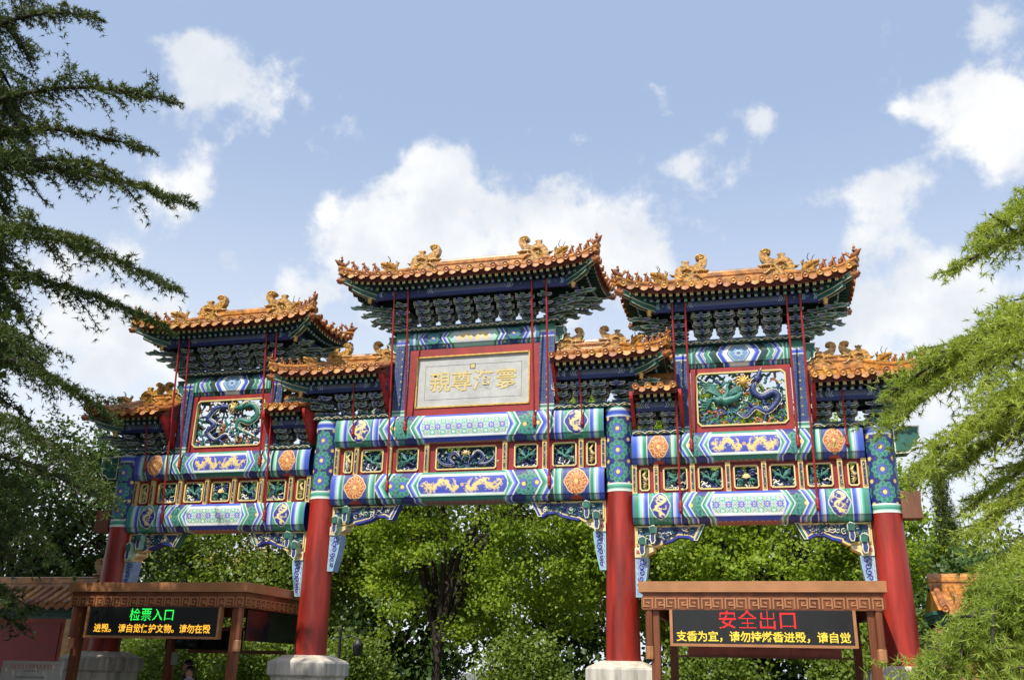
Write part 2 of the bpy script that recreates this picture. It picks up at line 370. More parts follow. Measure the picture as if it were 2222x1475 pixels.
def medallion(p, u, v, R, Rv, ground, rim, fill, motif, seed, style):
    du, dv = (p.U - u)/R, (p.V - v)/Rv; th = np.arctan2(dv, du); rr = np.hypot(du, dv)
    lob = .94 + .06*np.cos(4*th) + .03*np.cos(8*th)
    p.put((rr - lob)*R, rim); p.put((rr - lob*.93)*R, fill)
    clip = (rr < lob*.86).astype(float)
    if style == 'scroll':
        for k in range(3):
            g = np.cos(8*th + (k % 2)*math.pi + 9*rr) + .7*np.cos(16*rr + k); p.put(np.abs(g - .2*k)*.03 - .0050, motif, clip)
        p.put((rr - .14)*R, motif)
    else:
        r = np.random.default_rng(seed); t = np.linspace(0, 1, 26)
        p.line(np.c_[u + R*.5*np.sin(t*7.5)*(1 - .2*t), v - Rv*.68 + Rv*1.3*t], (R*.30, R*.16), motif, clip)
        for k in range(16):
            a = r.uniform(0, 6.28); b = r.uniform(.2, .75); x0, y0 = u + R*b*math.cos(a), v + Rv*b*math.sin(a); c = r.uniform(0, 6.28); L = R*.3
            p.line([(x0, y0), (x0 + L*math.cos(c), y0 + L*math.sin(c)), (x0 + 1.4*L*math.cos(c + .8), y0 + 1.4*L*math.sin(c + .8))], (R*.1, R*.03), motif, clip)
        p.circ(u, v + Rv*.55, R*.17, motif, clip)
def paint_beam(U, V, hl, h, kind, lay, seed):
    s = np.abs(U); vc = h/2; w = np.minimum(np.abs(V - vc), h/2); front = (V < h*1.02).astype(float)
    G = kind == 'G'
    A, A1, A2 = (P_GREEN, P_MGREEN, P_LGREEN) if G else (P_BLUE, P_MBLUE, P_LBLUE)
    B, B1, B2 = (P_BLUE, P_MBLUE, P_LBLUE) if G else (P_GREEN, P_MGREEN, P_LGREEN)
    p = Pt(U, V, P_NAVY)
    f, tip, ros, che, b0, b1 = [x*hl for x in lay]
    k = .55; c = s + k*w
    # ground of the rosette field
    R = h*.36; um = (tip + ros)/2
    n_r = max(1, int(round((ros - tip)/(R*1.5))))
    for sg in (-1, 1):
        for i in range(n_r + 1):
            uu = tip - .05 + (ros - tip + .1)*(i + .5)/(n_r + 1)
            p.rosette(sg*uu, vc + (0 if i % 2 else .02), R, B if not G else P_BLUE, A if G else P_GREEN)
            p.rosette(sg*(uu + R*.9), vc - h*.5, R*.8, P_BLUE, P_GREEN); p.rosette(sg*(uu + R*.9), vc + h*.5, R*.8, P_BLUE, P_GREEN); p.rosette(sg*(uu + R*.4), vc + h*.95, R*.8, P_BLUE, P_GREEN)
    # centre panel with pointed frame
    g = (tip - f)
    p.put(c - tip, P_WHITE); p.put(c - (tip - g*.10), B); p.put(c - (tip - g*.30), B1); p.put(c - (tip - g*.42), B2); p.put(c - (tip - g*.5), P_WHITE)
    p.put(c - (tip - g*.58), A1); p.put(c - (tip - g*.72), A)
    inner = c - (tip - g*.72)
    fb = np.maximum(np.abs(V - vc) - (h/2 - .075), s + .35*w - (f + .02))
    fb2 = np.maximum(np.abs(V - vc) - (h/2 - .115), s + .6*np.maximum(w - h*.10, 0) - f)
    p.put(np.maximum(fb, -9), A2 if not G else P_LGREEN); p.put(fb + .014, P_WHITE); p.put(fb2, P_WHITE)
    field = (fb2 + .012)
    if G:
        p.put(field, srgb(58, 74, 178)); dragon_pair(p, f, h/2 - .13, vc, P_GOLD, seed, (field < 0).astype(float))
    else:
        clip = (field < 0).astype(float); p.put(field, srgb(196, 216, 206)); pr = .155
        a, b = (U + V - vc)/pr/1.4142, (U - V + vc)/pr/1.4142
        ia, ib = np.floor(a), np.floor(b); fa, fb_ = a - ia - .5, b - ib - .5; rr = np.hypot(fa, fb_); th = np.arctan2(fb_, fa)
        par = ((ia + ib) % 2 == 0)
        colr = np.where(par[:, None], np.array(srgb(84, 106, 196))[None], np.array(srgb(104, 178, 152))[None])
        m = (np.clip(.5 - (rr - (.41 + .06*np.cos(8*th)))/.06, 0, 1)*clip)[:, None]; p.C = p.C*(1 - m) + colr*m
        m2 = np.clip(.5 - (rr - (.06 + .15*np.abs(np.cos(4*th))))/.05, 0, 1)*clip; p.C = p.C*(1 - m2[:, None]) + np.array(P_WHITE)*m2[:, None]
        lines = np.minimum(np.abs(fa), np.abs(fb_)); lat = .5 - np.maximum(np.abs(fa), np.abs(fb_))
        m3 = np.clip((.06 - lat)/.03, 0, 1)*clip*.8; p.C = p.C*(1 - m3[:, None]) + np.array(srgb(120, 120, 120))*m3[:, None]
        gx = np.maximum(np.abs(np.abs(U) % (2*pr*1.4142/2) - pr*.7071), np.abs(V - vc)) - .014; p.put(gx, P_ORANGE, clip)
    # outward chevrons
    q = c - ros; wd = (che - ros)
    for a0, a1, colr in ((0, .12, P_WHITE), (.12, .36, A), (.36, .5, A1), (.5, .6, A2), (.6, .68, P_WHITE), (.68, .9, B), (.9, 1.02, B1), (1.02, 1.1, P_WHITE)):
        p.band(c, ros + wd*a0, ros + wd*a1, colr)
    # triangle fields behind the chevrons, then stripes, boxed medallion, end stripes
    o = (c > ros + wd*1.1) & (s < b0); 
    p.C[o] = np.array(P_DGREEN if G else P_NAVY)
    for sg in (-1, 1):
        for vv in (0, h, h*1.35): p.rosette(sg*(b0 - .05), vv, h*.22, P_BLUE, P_GREEN, (o).astype(float), 6)
    st = (b0 - che*.98); n0 = b0 - .17
    p.band(s, n0, 99, A); p.bands(s, n0, ((.012, P_WHITE), (.05, A), (.03, A1), (.03, A2), (.015, P_WHITE), (.02, A)))
    gr = srgb(40, 46, 120) if G else srgb(46, 140, 110)
    p.band(s, b0, b1, gr)
    spk = (np.sin(U*210)*np.sin(V*190) > .35) & (s > b0) & (s < b1); p.C[spk] = p.C[spk]*.55 + np.array(P_MBLUE if G else P_LGREEN)*.45
    for sg in (-1, 1):
        um = sg*(b0 + b1)/2; R = min((b1 - b0)/2*.90, h*.5)
        if G: medallion(p, um, vc, R, h*.46, gr, P_CREAM, P_RED, P_GOLD, seed, 'scroll')
        else: medallion(p, um, vc, R, h*.48, gr, P_WHITE, srgb(40, 46, 140), P_CREAM, seed + int(sg), 'dragon')
        p.put(np.hypot(U - um, (V - h*1.12)*1.6) - R*.55, P_RED if G else P_GREEN, (V > h*.99).astype(float))
    e = hl - b1
    p.bands(s, b1, ((.012, P_WHITE), (e*.20, A), (e*.06, A1), (e*.08, A2), (e*.06, P_WHITE), (e*.12, B2), (e*.10, B1), (e*.30, B), (e, P_NAVY if G else A)))
    und = V > h*1.02 + .03
    cb = (c < tip - g*.72) & und; p.C[cb] = np.array(srgb(128, 92, 110)); sp2 = cb & (np.sin(U*60)*np.sin(V*75) > .2); p.C[sp2] = np.array(srgb(190, 140, 90))
    return p.C
def grid_obj(name, nu, nv, pos, uv, cols, parent, extra=None, closed=False):
    """pos (nv*nu,3) row-major by v; colours per vertex"""
    idx = np.arange(nu*nv).reshape(nv, nu)
    a = idx[:-1, :-1].ravel(); b = idx[:-1, 1:].ravel(); c = idx[1:, 1:].ravel(); d = idx[1:, :-1].ravel()
    faces = np.stack([a, d, c, b], 1)
    v = pos; C = cols
    if extra is not None:
        ev, ef, ec = extra; k = len(v); v = np.vstack([v, ev]); C = np.vstack([C, np.tile(ec, (len(ev), 1))]); fl = faces.tolist() + [tuple(j + k for j in f) for f in ef]
    else: fl = faces.tolist()
    me = bpy.data.meshes.new(name); me.from_pydata(v.tolist(), [], fl); me.materials.append(PAINT)
    at = me.color_attributes.new('Col', 'FLOAT_COLOR', 'POINT'); buf = np.ones((len(v), 4), np.float32); buf[:, :3] = np.clip(C, 0, 1); at.data.foreach_set('color', buf.ravel())
    me.polygons.foreach_set('use_smooth', [True]*len(me.polygons)); me.update()
    return link(name, me, parent)
def section(h, yf, yb, r_top=.03, r_bot=.09, step=.0125):
    """front of a beam from the top edge down, round the lower edge and along the underside: list of (v, y, z-from-top)"""
    out = []
    for t in np.linspace(0, math.pi/2, 4): out.append((yf + r_top*(1 - math.sin(t)), -r_top*(1 - math.cos(t))))
    for z in np.arange(r_top + step, h - r_bot, step): out.append((yf - .05*(1 - abs(2*z/h - 1)**2.4), -z))
    for t in np.linspace(0, math.pi/2, 10): out.append((yf + r_bot*(1 - math.cos(t)), -(h - r_bot) - r_bot*math.sin(t)))
    for y in np.arange(yf + r_bot + step*2, yb - r_bot, step*2): out.append((y, -h))
    for t in np.linspace(0, math.pi/2, 4): out.append((yb - r_bot*(1 - math.sin(t)), -h + r_bot*(1 - math.cos(t))))
    out.append((yb, -r_top)); out.append((yb - .01, 0)); out.append((yf + r_top, 0))
    return out
def beam(name, x0, x1, ztop, h, kind, lay, root, seed, yf=-.24, yb=.24, step=.0125):
    sec = section(h, yf, yb, step=step); hl = (x1 - x0)/2; cx = (x0 + x1)/2
    y = np.array([q[0] for q in sec]); dzv = np.array([q[1] for q in sec]); vlen = np.r_[0, np.cumsum(np.hypot(np.diff(y), np.diff(dzv)))]
    nu = int((x1 - x0)/step) + 1; nv = len(sec); u = np.linspace(-hl, hl, nu)
    U, Vv = np.meshgrid(u, vlen); pos = np.stack([U.ravel() + cx, np.repeat(y, nu), ztop + np.repeat(dzv, nu)], 1)
    cols = paint_beam(U.ravel(), Vv.ravel(), hl, h, kind, lay, seed) if lay else paint_small(U.ravel(), Vv.ravel(), hl, h, kind, seed)
    back = (pos[:, 1] > yb - .02) | ((pos[:, 2] > ztop - .001) & (pos[:, 1] > yf + .04)); cols[back] = np.array(P_BLUE)
    e = MB(); 
    return grid_obj(name, nu, nv, pos, None, cols, root)
def paint_small(U, V, hl, h, kind, seed):
    s = np.abs(U); vc = h/2; w = np.minimum(np.abs(V - vc), h/2); c = s + .55*w; p = Pt(U, V, P_NAVY)
    if kind == 'C':
        for sg in (-1, 1):
            p.rosette(sg*.62*hl, vc, h*.36); p.rosette(sg*.47*hl, h*1.0, h*.3); p.rosette(sg*.74*hl, h*1.0, h*.3); p.rosette(sg*.50*hl, 0, h*.3); p.rosette(sg*.74*hl, 0, h*.3)
        t = .50*hl
        for d, colr in ((0, P_WHITE), (.02, P_BLUE), (.07, P_LBLUE), (.09, P_WHITE), (.11, P_GREEN), (.16, P_LGREEN)): p.put(c - t + d, colr)
        fb = np.maximum(np.abs(V - vc) - h*.30, s + .6*np.maximum(w - h*.1, 0) - .29*hl); p.put(fb - .025, srgb(190, 190, 200)); p.put(fb, srgb(196, 200, 205))
        dragon_pair(p, .28*hl, h*.26, vc, P_GOLD, seed, (fb < -.01).astype(float))
        q = .80*hl
    else:
        t = .42*hl
        for d, colr in ((-.16, P_WHITE), (-.14, P_GREEN), (-.06, P_LGREEN), (-.04, P_DGREEN), (.1, P_WHITE), (.12, P_BLUE), (.2, P_LBLUE), (.22, P_WHITE)): p.put(c - t + d - .12, colr)
        rr = np.hypot(U, (V - vc)*1.15); th = np.arctan2(V - vc, U); fb = rr - h*(.40 + .02*np.cos(6*th)); p.put(fb - .02, P_BLUE); p.put(fb, P_LGREEN); p.put(fb + .02, srgb(120, 150, 190))
        p.put(rr - h*(.13 + .14*np.abs(np.cos(4*th))), P_MBLUE); p.put(rr - h*(.07 + .12*np.abs(np.sin(4*th))), P_LGREEN); p.put(rr - h*.08, P_BLUE); p.put(rr - h*.035, P_RED)
        for sg in (-1, 1): p.rosette(sg*.60*hl, h*.95, h*.25, clip=(c > t + .16).astype(float)); p.rosette(sg*.60*hl, .05, h*.25, clip=(c > t + .16).astype(float))
        q = .74*hl
    for a, b, colr in ((0, .015, P_WHITE), (.015, .07, P_BLUE), (.07, .1, P_LBLUE), (.1, .115, P_WHITE), (.115, .17, P_GREEN), (.17, .19, P_LGREEN)): p.band(c, q + a, q + b, colr)
    p.put(-(s - hl*.90), P_BLUE); L = hl*.10
    p.bands(s, hl*.86, ((.012, P_WHITE), (.05, P_GREEN), (.02, P_LGREEN), (.012, P_WHITE), (.03, P_LBLUE), (.05, P_BLUE)))
    p.put(-(s - hl + .05), P_GREEN)
    return p.C
def painted_cyl(name, cx, cy, z0, z1, r, kind, root, seed=0, step=.0135):
    nu = int(2*math.pi*r/step) + 1; nv = int((z1 - z0)/step) + 1
    t = np.linspace(0, 2*math.pi, nu); z = np.linspace(z0, z1, nv); T, Z = np.meshgrid(t, z)
    U = (T.ravel() - math.pi)*r; V = Z.ravel() - z0; H = z1 - z0
    p = Pt(U, V, srgb(24, 34, 120)); per = 2*math.pi*r; n = 3; R = min((H - .42)/n/2*.98, per/8*1.15)
    for i in range(-1, n + 1):
        for j in range(5):
            v = .15 + R + 2*R*i; u = (j - 2)*per/4
            p.rosette(u, v, R, P_BLUE, P_GREEN, n=9)
            p.circ(u + per/8, v + R, .045, P_INK); p.circ(u + per/8, v + R, .034, P_GOLD)
    b = .0
    p.put(V - .155, P_WHITE); p.put(V - .13, P_MGREEN); p.put(V - .09, P_GREEN); p.put(V - .055, P_LGREEN); p.put(V - .035, P_WHITE)
    tt = H - V
    p.put(tt - .26, P_WHITE); p.put(tt - .245, P_MBLUE); p.put(tt - .22, P_BLUE); p.put(tt - .15, P_LBLUE); p.put(tt - .13, P_WHITE); p.put(tt - .11, P_LGREEN); p.put(tt - .095, P_GREEN)
    pos = np.stack([cx + r*np.sin(-(T.ravel())), cy + r*np.cos(T.ravel()), Z.ravel()], 1)
    return grid_obj(name, nu, nv, pos, None, p.C, root)
def painted_box(name, x0, x1, y0, y1, z0, z1, fn, root, step=.0135):
    """front, right and left faces of an upright post as one wrapped grid"""
    path = [(x0, y1), (x0, y0), (x1, y0), (x1, y1)]; L = [0]; 
    for a, b in zip(path, path[1:]): L.append(L[-1] + math.hypot(b[0] - a[0], b[1] - a[1]))
    nu = int(L[-1]/step) + 1; u = np.unique(np.r_[np.linspace(0, L[-1], nu), L]); nu = len(u)
    xs = np.interp(u, L, [p[0] for p in path]); ys = np.interp(u, L, [p[1] for p in path]); nv = int((z1 - z0)/step) + 1; z = np.linspace(z0, z1, nv)
    Ug, Zg = np.meshgrid(u, z); cols = fn(Ug.ravel() - (L[1] + L[2])/2, Zg.ravel() - z0, (x1 - x0)/2, z1 - z0)
    pos = np.stack([np.tile(xs, nv), np.tile(ys, nv), Zg.ravel()], 1)
    ev = np.array([(x0, y1, z0), (x1, y1, z0), (x1, y1, z1), (x0, y1, z1)]); ef = [(0, 1, 2, 3)]
    o = grid_obj(name, nu, nv, pos, None, cols, root, (ev, ef, np.array(P_NAVY)))
    for pl in o.data.polygons: pl.use_smooth = False
    return o
def paint_post(U, V, hw, H):
    p = Pt(U, V, srgb(26, 38, 118)); T = H - V
    per = hw*2
    sp = np.sin(U*90)*np.sin(V*90); p.C[sp > .55] = np.array(srgb(70, 110, 120)); p.C[sp < -.75] = np.array(srgb(120, 120, 80))
    for i in range(int(H/.16) + 1):
        for off in (-3, -2, -1, 0, 1, 2, 3):
            u = off*hw*.9; v = .1 + i*.16 + (.08 if off % 2 else 0)
            if off % 2 == 0: p.circ(u, v, .055, P_INK); p.circ(u, v, .048, srgb(50, 84, 150)); p.circ(u, v, .030, P_DGREEN); p.circ(u, v, .013, P_GOLD)
            else: p.circ(u, v, .02, srgb(60, 110, 110))
    for d, colr in ((.125, P_WHITE), (.11, P_GREEN), (.06, P_LGREEN), (.035, P_WHITE), (.02, P_GREEN)): p.put(V - d, colr)
    for d, colr in ((.27, P_WHITE), (.255, P_BLUE), (.19, P_LBLUE), (.165, P_WHITE), (.15, P_LGREEN), (.13, P_GREEN)): p.put(T - d, colr)
    return p.C
def paint_purlin(U, V, hl, h, seed):
    s = np.abs(U); vc = h/2; w = np.abs(V - vc); c = s + .6*w; p = Pt(U, V, srgb(40, 62, 112))
    for i in range(-9, 10):
        u = i*.24 + .1; p.circ(u, vc, .022, P_DGREEN); p.circ(u, vc, .010, P_GOLD)
    t = min(.55*hl, .85)
    for d, colr in ((-.06, P_LGREEN), (-.045, P_DGREEN), (-.015, P_WHITE), (0, P_BLUE), (.03, P_WHITE), (.045, srgb(64, 88, 150))): p.put(c - t + d, colr)
    fb = np.maximum(w - h*.28, s + .5*w - t + .09); p.put(fb, P_LBLUE); p.put(fb + .008, srgb(60, 80, 150))
    p.put(.3 - np.abs(np.sin(U*55 + V*60)*np.sin(U*55 - V*60)) , srgb(150, 150, 110), (fb < -.008).astype(float)*.7)
    for a in (.75, .88): 
        for d0, colr in ((0, P_WHITE), (.012, P_GREEN), (.035, P_LGREEN), (.045, P_BLUE)): p.band(s + .4*w, a*hl + d0, a*hl + d0 + .03, colr)
    p.put(np.hypot(s - hl*.96, V - vc) - h*.36, P_RED); p.put(np.abs(np.hypot(s - hl*.96, V - vc) - h*.2) - .008, P_GOLD)
    return p.C
def strip_obj(name, x0, x1, y, z0, z1, fn, root, thick=.05, step=.012):
    hl = (x1 - x0)/2; h = z1 - z0; nu = int(2*hl/step) + 1; nv = max(5, int(h/step) + 1)
    u = np.linspace(-hl, hl, nu); v = np.linspace(0, h, nv); U, Vv = np.meshgrid(u, v)
    pos = np.stack([U.ravel() + (x0 + x1)/2, np.full(U.size, y), z1 - Vv.ravel()], 1)
    b = MB(); b.box(x0, x1, y + .002, y + thick, z0, z1); ev = np.array(b.v)
    o = grid_obj(name, nu, nv, pos, None, fn(U.ravel(), Vv.ravel(), hl, h, 3), root, (ev, b.f, np.array(P_NAVY)))
    for pl in o.data.polygons: pl.use_smooth = False
    return o
# ------------------------------------------------------------------ ground
g = MB(); g.add([(-1500, -1500, 0), (1500, -1500, 0), (1500, 1500, 0), (-1500, 1500, 0)], [(0, 1, 2, 3)])
g.build('ground', PAVE, kind='structure')

# ------------------------------------------------------------------ the memorial archway
HA, HB = 3.0, 7.575
arch = empty('memorial_archway', (0, 0, 0), 'painted wooden memorial archway with nine amber-tiled roofs on four red columns', 'archway')
SIDE = 5.2875
def column(cx, zb, zt):
    b = MB(); b.lathe([(.315, 1.70), (.305, 1.9), (.285, 3.2), (.262, zb + .01)], (cx, 0, 0), 40, 0)
    b.lathe([(.250, zb + .01), (.250, zt - .02)], (cx, 0, 0), 24, 0)
    o = b.build('column', [RED], arch)
    painted_cyl('painted_band', cx, 0, zb, zt, .268, 'x', o)
    t = MB(); t.lathe([(.266, zt - .015), (.266, zt + .01), (.0, zt + .02)], (cx, 0, 0), 24, 0); t.build('column_cap', GREYB, o)
    s = MB(); prof = [(-.56, 0), (.56, 0), (.56, 1.2), (.51, 1.26), (.51, 1.44), (.57, 1.49), (.57, 1.70), (.54, 1.74), (-.54, 1.74), (-.57, 1.70), (-.57, 1.49), (-.51, 1.44), (-.51, 1.26), (-.56, 1.2)]
    # block with a recessed waist and a chamfered crown
    rings = [(.56, 0), (.56, 1.2), (.51, 1.26), (.51, 1.44), (.57, 1.49), (.57, 1.70), (.545, 1.735)]
    for (r0, z0), (r1, z1) in zip(rings, rings[1:]):
        q0 = [(cx - r0, -r0, z0), (cx + r0, -r0, z0), (cx + r0, r0, z0), (cx - r0, r0, z0)]; q1 = [(cx - r1, -r1, z1), (cx + r1, -r1, z1), (cx + r1, r1, z1), (cx - r1, r1, z1)]
        s.add(q0 + q1, [(0, 1, 5, 4), (1, 2, 6, 5), (2, 3, 7, 6), (3, 0, 4, 7)], 0)
    s.add([(cx - .545, -.545, 1.735), (cx + .545, -.545, 1.735), (cx + .545, .545, 1.735), (cx - .545, .545, 1.735), (cx - .34, -.34, 1.84), (cx + .34, -.34, 1.84), (cx + .34, .34, 1.84), (cx - .34, .34, 1.84)],
          [(0, 1, 5, 4), (1, 2, 6, 5), (2, 3, 7, 6), (3, 0, 4, 7), (4, 5, 6, 7)], 1)
    s.build('column_base', [STONE, STONETOP], arch)
for cx, zb, zt in ((-HB, 4.306, 5.935), (-HA, 4.789, 6.465), (HA, 4.789, 6.465), (HB, 4.306, 5.935)): column(cx, zb, zt)

LAY_C = (.33, .415, .565, .655, .715, .90); LAY_S = (.315, .40, .50, .585, .655, .855)
XC = HA - .255
beam('beam', -XC, XC, 5.25, .585, 'G', LAY_C, arch, 1); beam('beam', -XC, XC, 6.40, .575, 'B', LAY_C, arch, 2)
for sg in (-1, 1):
    a, b = sorted((sg*(HA + .255), sg*(HB - .255)))
    beam('beam', a, b, 4.74, .555, 'B', LAY_S, arch, 5 + sg); beam('beam', a, b, 5.83, .555, 'G', LAY_S, arch, 9 + sg)
    # tenon covers and carved beam ends outside the outer columns
    t = MB(); x = sg*(HB + .25); x2 = sg*(HB + .58); x0, x1 = sorted((x, x2))
    t.prism([(x0, 4.22), (x1, 4.22), (x1 - .015, 4.45), (x1, 4.68), (x0, 4.68)], -.16, .16, 'y', 0); t.build('tenon_cover', BROWNW, arch)
    t = MB(); pr = [(0, 5.33), (.22, 5.34), (.30, 5.42), (.38, 5.44), (.40, 5.55), (.46, 5.60), (.42, 5.70), (.44, 5.82), (0, 5.82)]
    t.prism([(x + sg*p[0], p[1]) for p in (pr if sg > 0 else pr[::-1])], -.15, .15, 'y', 0, .02, 1, 0, True); t.build('beam_end', [GREEN, EDGE], arch)

# ---- spirals and little scrolls used by carvings
def spiral(c, r0, turns, a0, sg=1, n=14, plane='xz'):
    out = []
    for i in range(n):
        t = i/(n - 1); r = r0*(1 - .82*t); a = a0 + sg*turns*2*math.pi*t; out.append((c[0] + r*math.cos(a), c[1], c[2] + r*math.sin(a)))
    return out
def scroll_field(mb, poly, y, n, seed, mats, r=.012, size=.06):
    rs = np.random.default_rng(seed); P = np.array(poly); lo, hi = P.min(0), P.max(0); k = 0; tries = 0
    def inside(q):
        c = False; m = len(poly)
        for i in range(m):
            (x1, z1), (x2, z2) = poly[i], poly[(i + 1) % m]
            if (z1 > q[1]) != (z2 > q[1]) and q[0] < (x2 - x1)*(q[1] - z1)/(z2 - z1 + 1e-12) + x1: c = not c
        return c
    while k < n and tries < n*30:
        tries += 1; q = lo + (hi - lo)*rs.random(2)
        if not inside(q): continue
        k += 1; s = size*rs.uniform(.6, 1.15)
        mb.tube(spiral((q[0], y - .008*rs.random(), q[1]), s, 1.15, rs.uniform(0, 6.28), 1 if rs.random() < .5 else -1, 9), list(np.linspace(r, r*.6, 9)), 4, mats[rs.integers(len(mats))])

# ---- corner braces under the lower beams
def brace(xcol, sg, ztop, w):
    """xcol: face of the column, sg: direction into the bay"""
    o = MB(); X = lambda q: xcol + sg*q
    def poly(pts): pp = [(X(a), ztop + b) for a, b in pts]; return pp if sg > 0 else pp[::-1]
    outer = [(.0, -.012), (w, -.012), (w - .14, -.27), (w - .24, -.21), (w - .42, -.20), (w - .55, -.27), (w - .70, -.31), (.50, -.34), (.40, -.40), (.0, -.42)]
    o.prism(poly(outer), -.09, .09, 'y', 0, .035, 0, 1, True)
    root = o.build('corner_brace', [CREAM, NAVY], arch)
    e = MB(); e.prism(poly([(w - .015, -.005), (w + .06, -.005), (w - .085, -.29), (w - .155, -.285)]), -.105, .105, 'y', 0, .012, 1, 0, True); e.build('brace_tip', [GREEN if xcol*0 + abs(xcol) > 3.1 else BLUE, EDGE], root)
    lip = [(w - .14, -.27), (w - .24, -.21), (w - .42, -.20), (w - .55, -.27), (w - .70, -.31), (.50, -.34)]
    e = MB(); e.sweep([(X(a), 0, ztop + b - .012) for a, b in lip], [(-.1, -.022), (.1, -.022), (.1, .022), (-.1, .022)], 0, (0, 0, 1)); e.build('brace_lip', [BLUE], root)
    c = MB(); scroll_field(c, poly([(.42, -.05), (w - .10, -.05), (w - .22, -.17), (w - .5, -.2), (.44, -.29)]), -.10, 26, int(abs(xcol)*10) + int(sg) + 3, [0, 1, 2], .012, .065)
    scroll_field(c, poly([(.06, -.06), (.28, -.06), (.28, -.30), (.06, -.30)]), -.10, 12, 77, [0, 1, 2], .010, .05)
    c.build('brace_carving', [TEAL, NAVY, EDGE], root, kind='stuff')
    fr = MB()
    for (a0, a1, b0, b1) in ((.03, .055, -.36, -.03), (.30, .325, -.36, -.03), (.03, .325, -.045, -.02), (.03, .325, -.37, -.345)):
        q0, q1 = sorted((X(a0), X(a1))); fr.box(q0, q1, -.112, -.088, ztop + b0, ztop + b1)
    fr.build('brace_frame', CREAM, root)
    # curled nose blocks stepping forward from the brace
    for (a, zz, yy, sc) in ((.34, -.20, -.17, 1.), (.15, -.40, -.20, 1.05)):
        n = MB(); pr = [(-.075, .15), (.02, .18), (.075, .13), (.07, .05), (.045, -.02), (.05, -.10), (.02, -.15), (-.04, -.15), (-.065, -.06), (-.05, .04)]
        n.prism([(X(a) + p[0]*sc*.9*sg, ztop + zz + p[1]*sc) for p in (pr if sg > 0 else pr[::-1])], yy - .08, -.085, 'y', 0, .014, 1, 2); n.box(X(a) - .055, X(a) + .055, yy - .10, yy - .078, ztop + zz + .03, ztop + zz + .15, 3)
        n.build('brace_curl', [PGREEN, EDGE, NAVY, GREEN], root)
    d = MB(); pr = [(.0, -.42), (.36, -.42), (.34, -.47), (.22, -.53), (.20, -.58), (0, -.58)]
    d.prism(poly(pr), -.15, .15, 'y', 0, .018, 1, 0, True); d.box(min(X(.03), X(.17)), max(X(.03), X(.17)), -.165, -.148, ztop - .505, ztop - .455, 2); d.build('brace_shelf', [CREAM, EDGE, PLASTER], root)
    p = MB(); pr = [(.0, -.58), (.235, -.58), (.225, -.72), (.19, -.95), (.15, -1.12), (.115, -1.27), (.0, -1.27)]
    p.prism(poly(pr), -.125, .125, 'y', 0, .014, 1, 0, True); pd = p.build('brace_pendant', [PBLUE, PGREEN], root)
    q = MB()
    for i in range(6): 
        zz = ztop - .65 - i*.10; q.tube(spiral((X(.135 - .012*i), -.13, zz), .066 - .004*i, 1.2, i, sg if i % 2 else -sg, 10), .0085, 4, 0)
        q.tube([(X(.03), -.128, zz + .04), (X(.05), -.13, zz - .01), (X(.03), -.128, zz - .06)], .006, 4, 1)
    for i in range(5):
        zz = ztop - .66 - i*.11; q.tube([(X(.20 - i*.018), -.05 + .1*(i % 2), zz), (X(.205 - i*.02), 0, zz - .05), (X(.19 - i*.02), .03, zz - .08)], .008, 4, 0)
    q.build('pendant_scrolls', [BLUE, WHITE], pd, kind='stuff')
for sg in (-1, 1):
    brace(sg*(HA - .262), -sg, 4.66, 1.36); brace(sg*(HA + .262), sg, 4.185, 1.20); brace(sg*(HB - .262), -sg, 4.185, 1.20)

# ---- carved panels between the two beams of each bay
def rim(mb, x0, x1, z0, z1, y0, y1, t, cut, m=0, m2=None):
    o = [(x0 + cut, z0), (x1 - cut, z0), (x1, z0 + cut), (x1, z1 - cut), (x1 - cut, z1), (x0 + cut, z1), (x0, z1 - cut), (x0, z0 + cut)]
    i = inset(o, t); n = 8
    v = [(p[0], y0, p[1]) for p in o] + [(p[0], y0, p[1]) for p in i] + [(p[0], y1, p[1]) for p in o] + [(p[0], y1, p[1]) for p in i]
    f = []
    for k in range(n): j = (k + 1) % n; f += [(k, j, n + j, n + k), (k, 2*n + k, 2*n + j, j), (n + k, n + j, 3*n + j, 3*n + k)]
    mb.add(v, f, m); return i
def holed(mb, x0, x1, z0, z1, hx0, hx1, hz0, hz1, cut, y0, y1, m=0):
    o8 = [(hx0 + cut, z0), (hx1 - cut, z0), (x1, hz0 + cut), (x1, hz1 - cut), (hx1 - cut, z1), (hx0 + cut, z1), (x0, hz1 - cut), (x0, hz0 + cut)]
    h8 = [(hx0 + cut, hz0), (hx1 - cut, hz0), (hx1, hz0 + cut), (hx1, hz1 - cut), (hx1 - cut, hz1), (hx0 + cut, hz1), (hx0, hz1 - cut), (hx0, hz0 + cut)]
    cor = {1: (x1, z0), 3: (x1, z1), 5: (x0, z1), 7: (x0, z0)}
    for yy in (y0, y1):
        for k in range(8):
            j = (k + 1) % 8
            q = [o8[k], o8[j], h8[j], h8[k]] if k not in cor else [o8[k], cor[k], o8[j], h8[j], h8[k]]
            mb.add([(p[0], yy, p[1]) for p in q], [tuple(range(len(q)))], m)
    for k in range(8):
        j = (k + 1) % 8; mb.add([(h8[k][0], y0, h8[k][1]), (h8[j][0], y0, h8[j][1]), (h8[j][0], y1, h8[j][1]), (h8[k][0], y1, h8[k][1])], [(0, 1, 2, 3)], m)
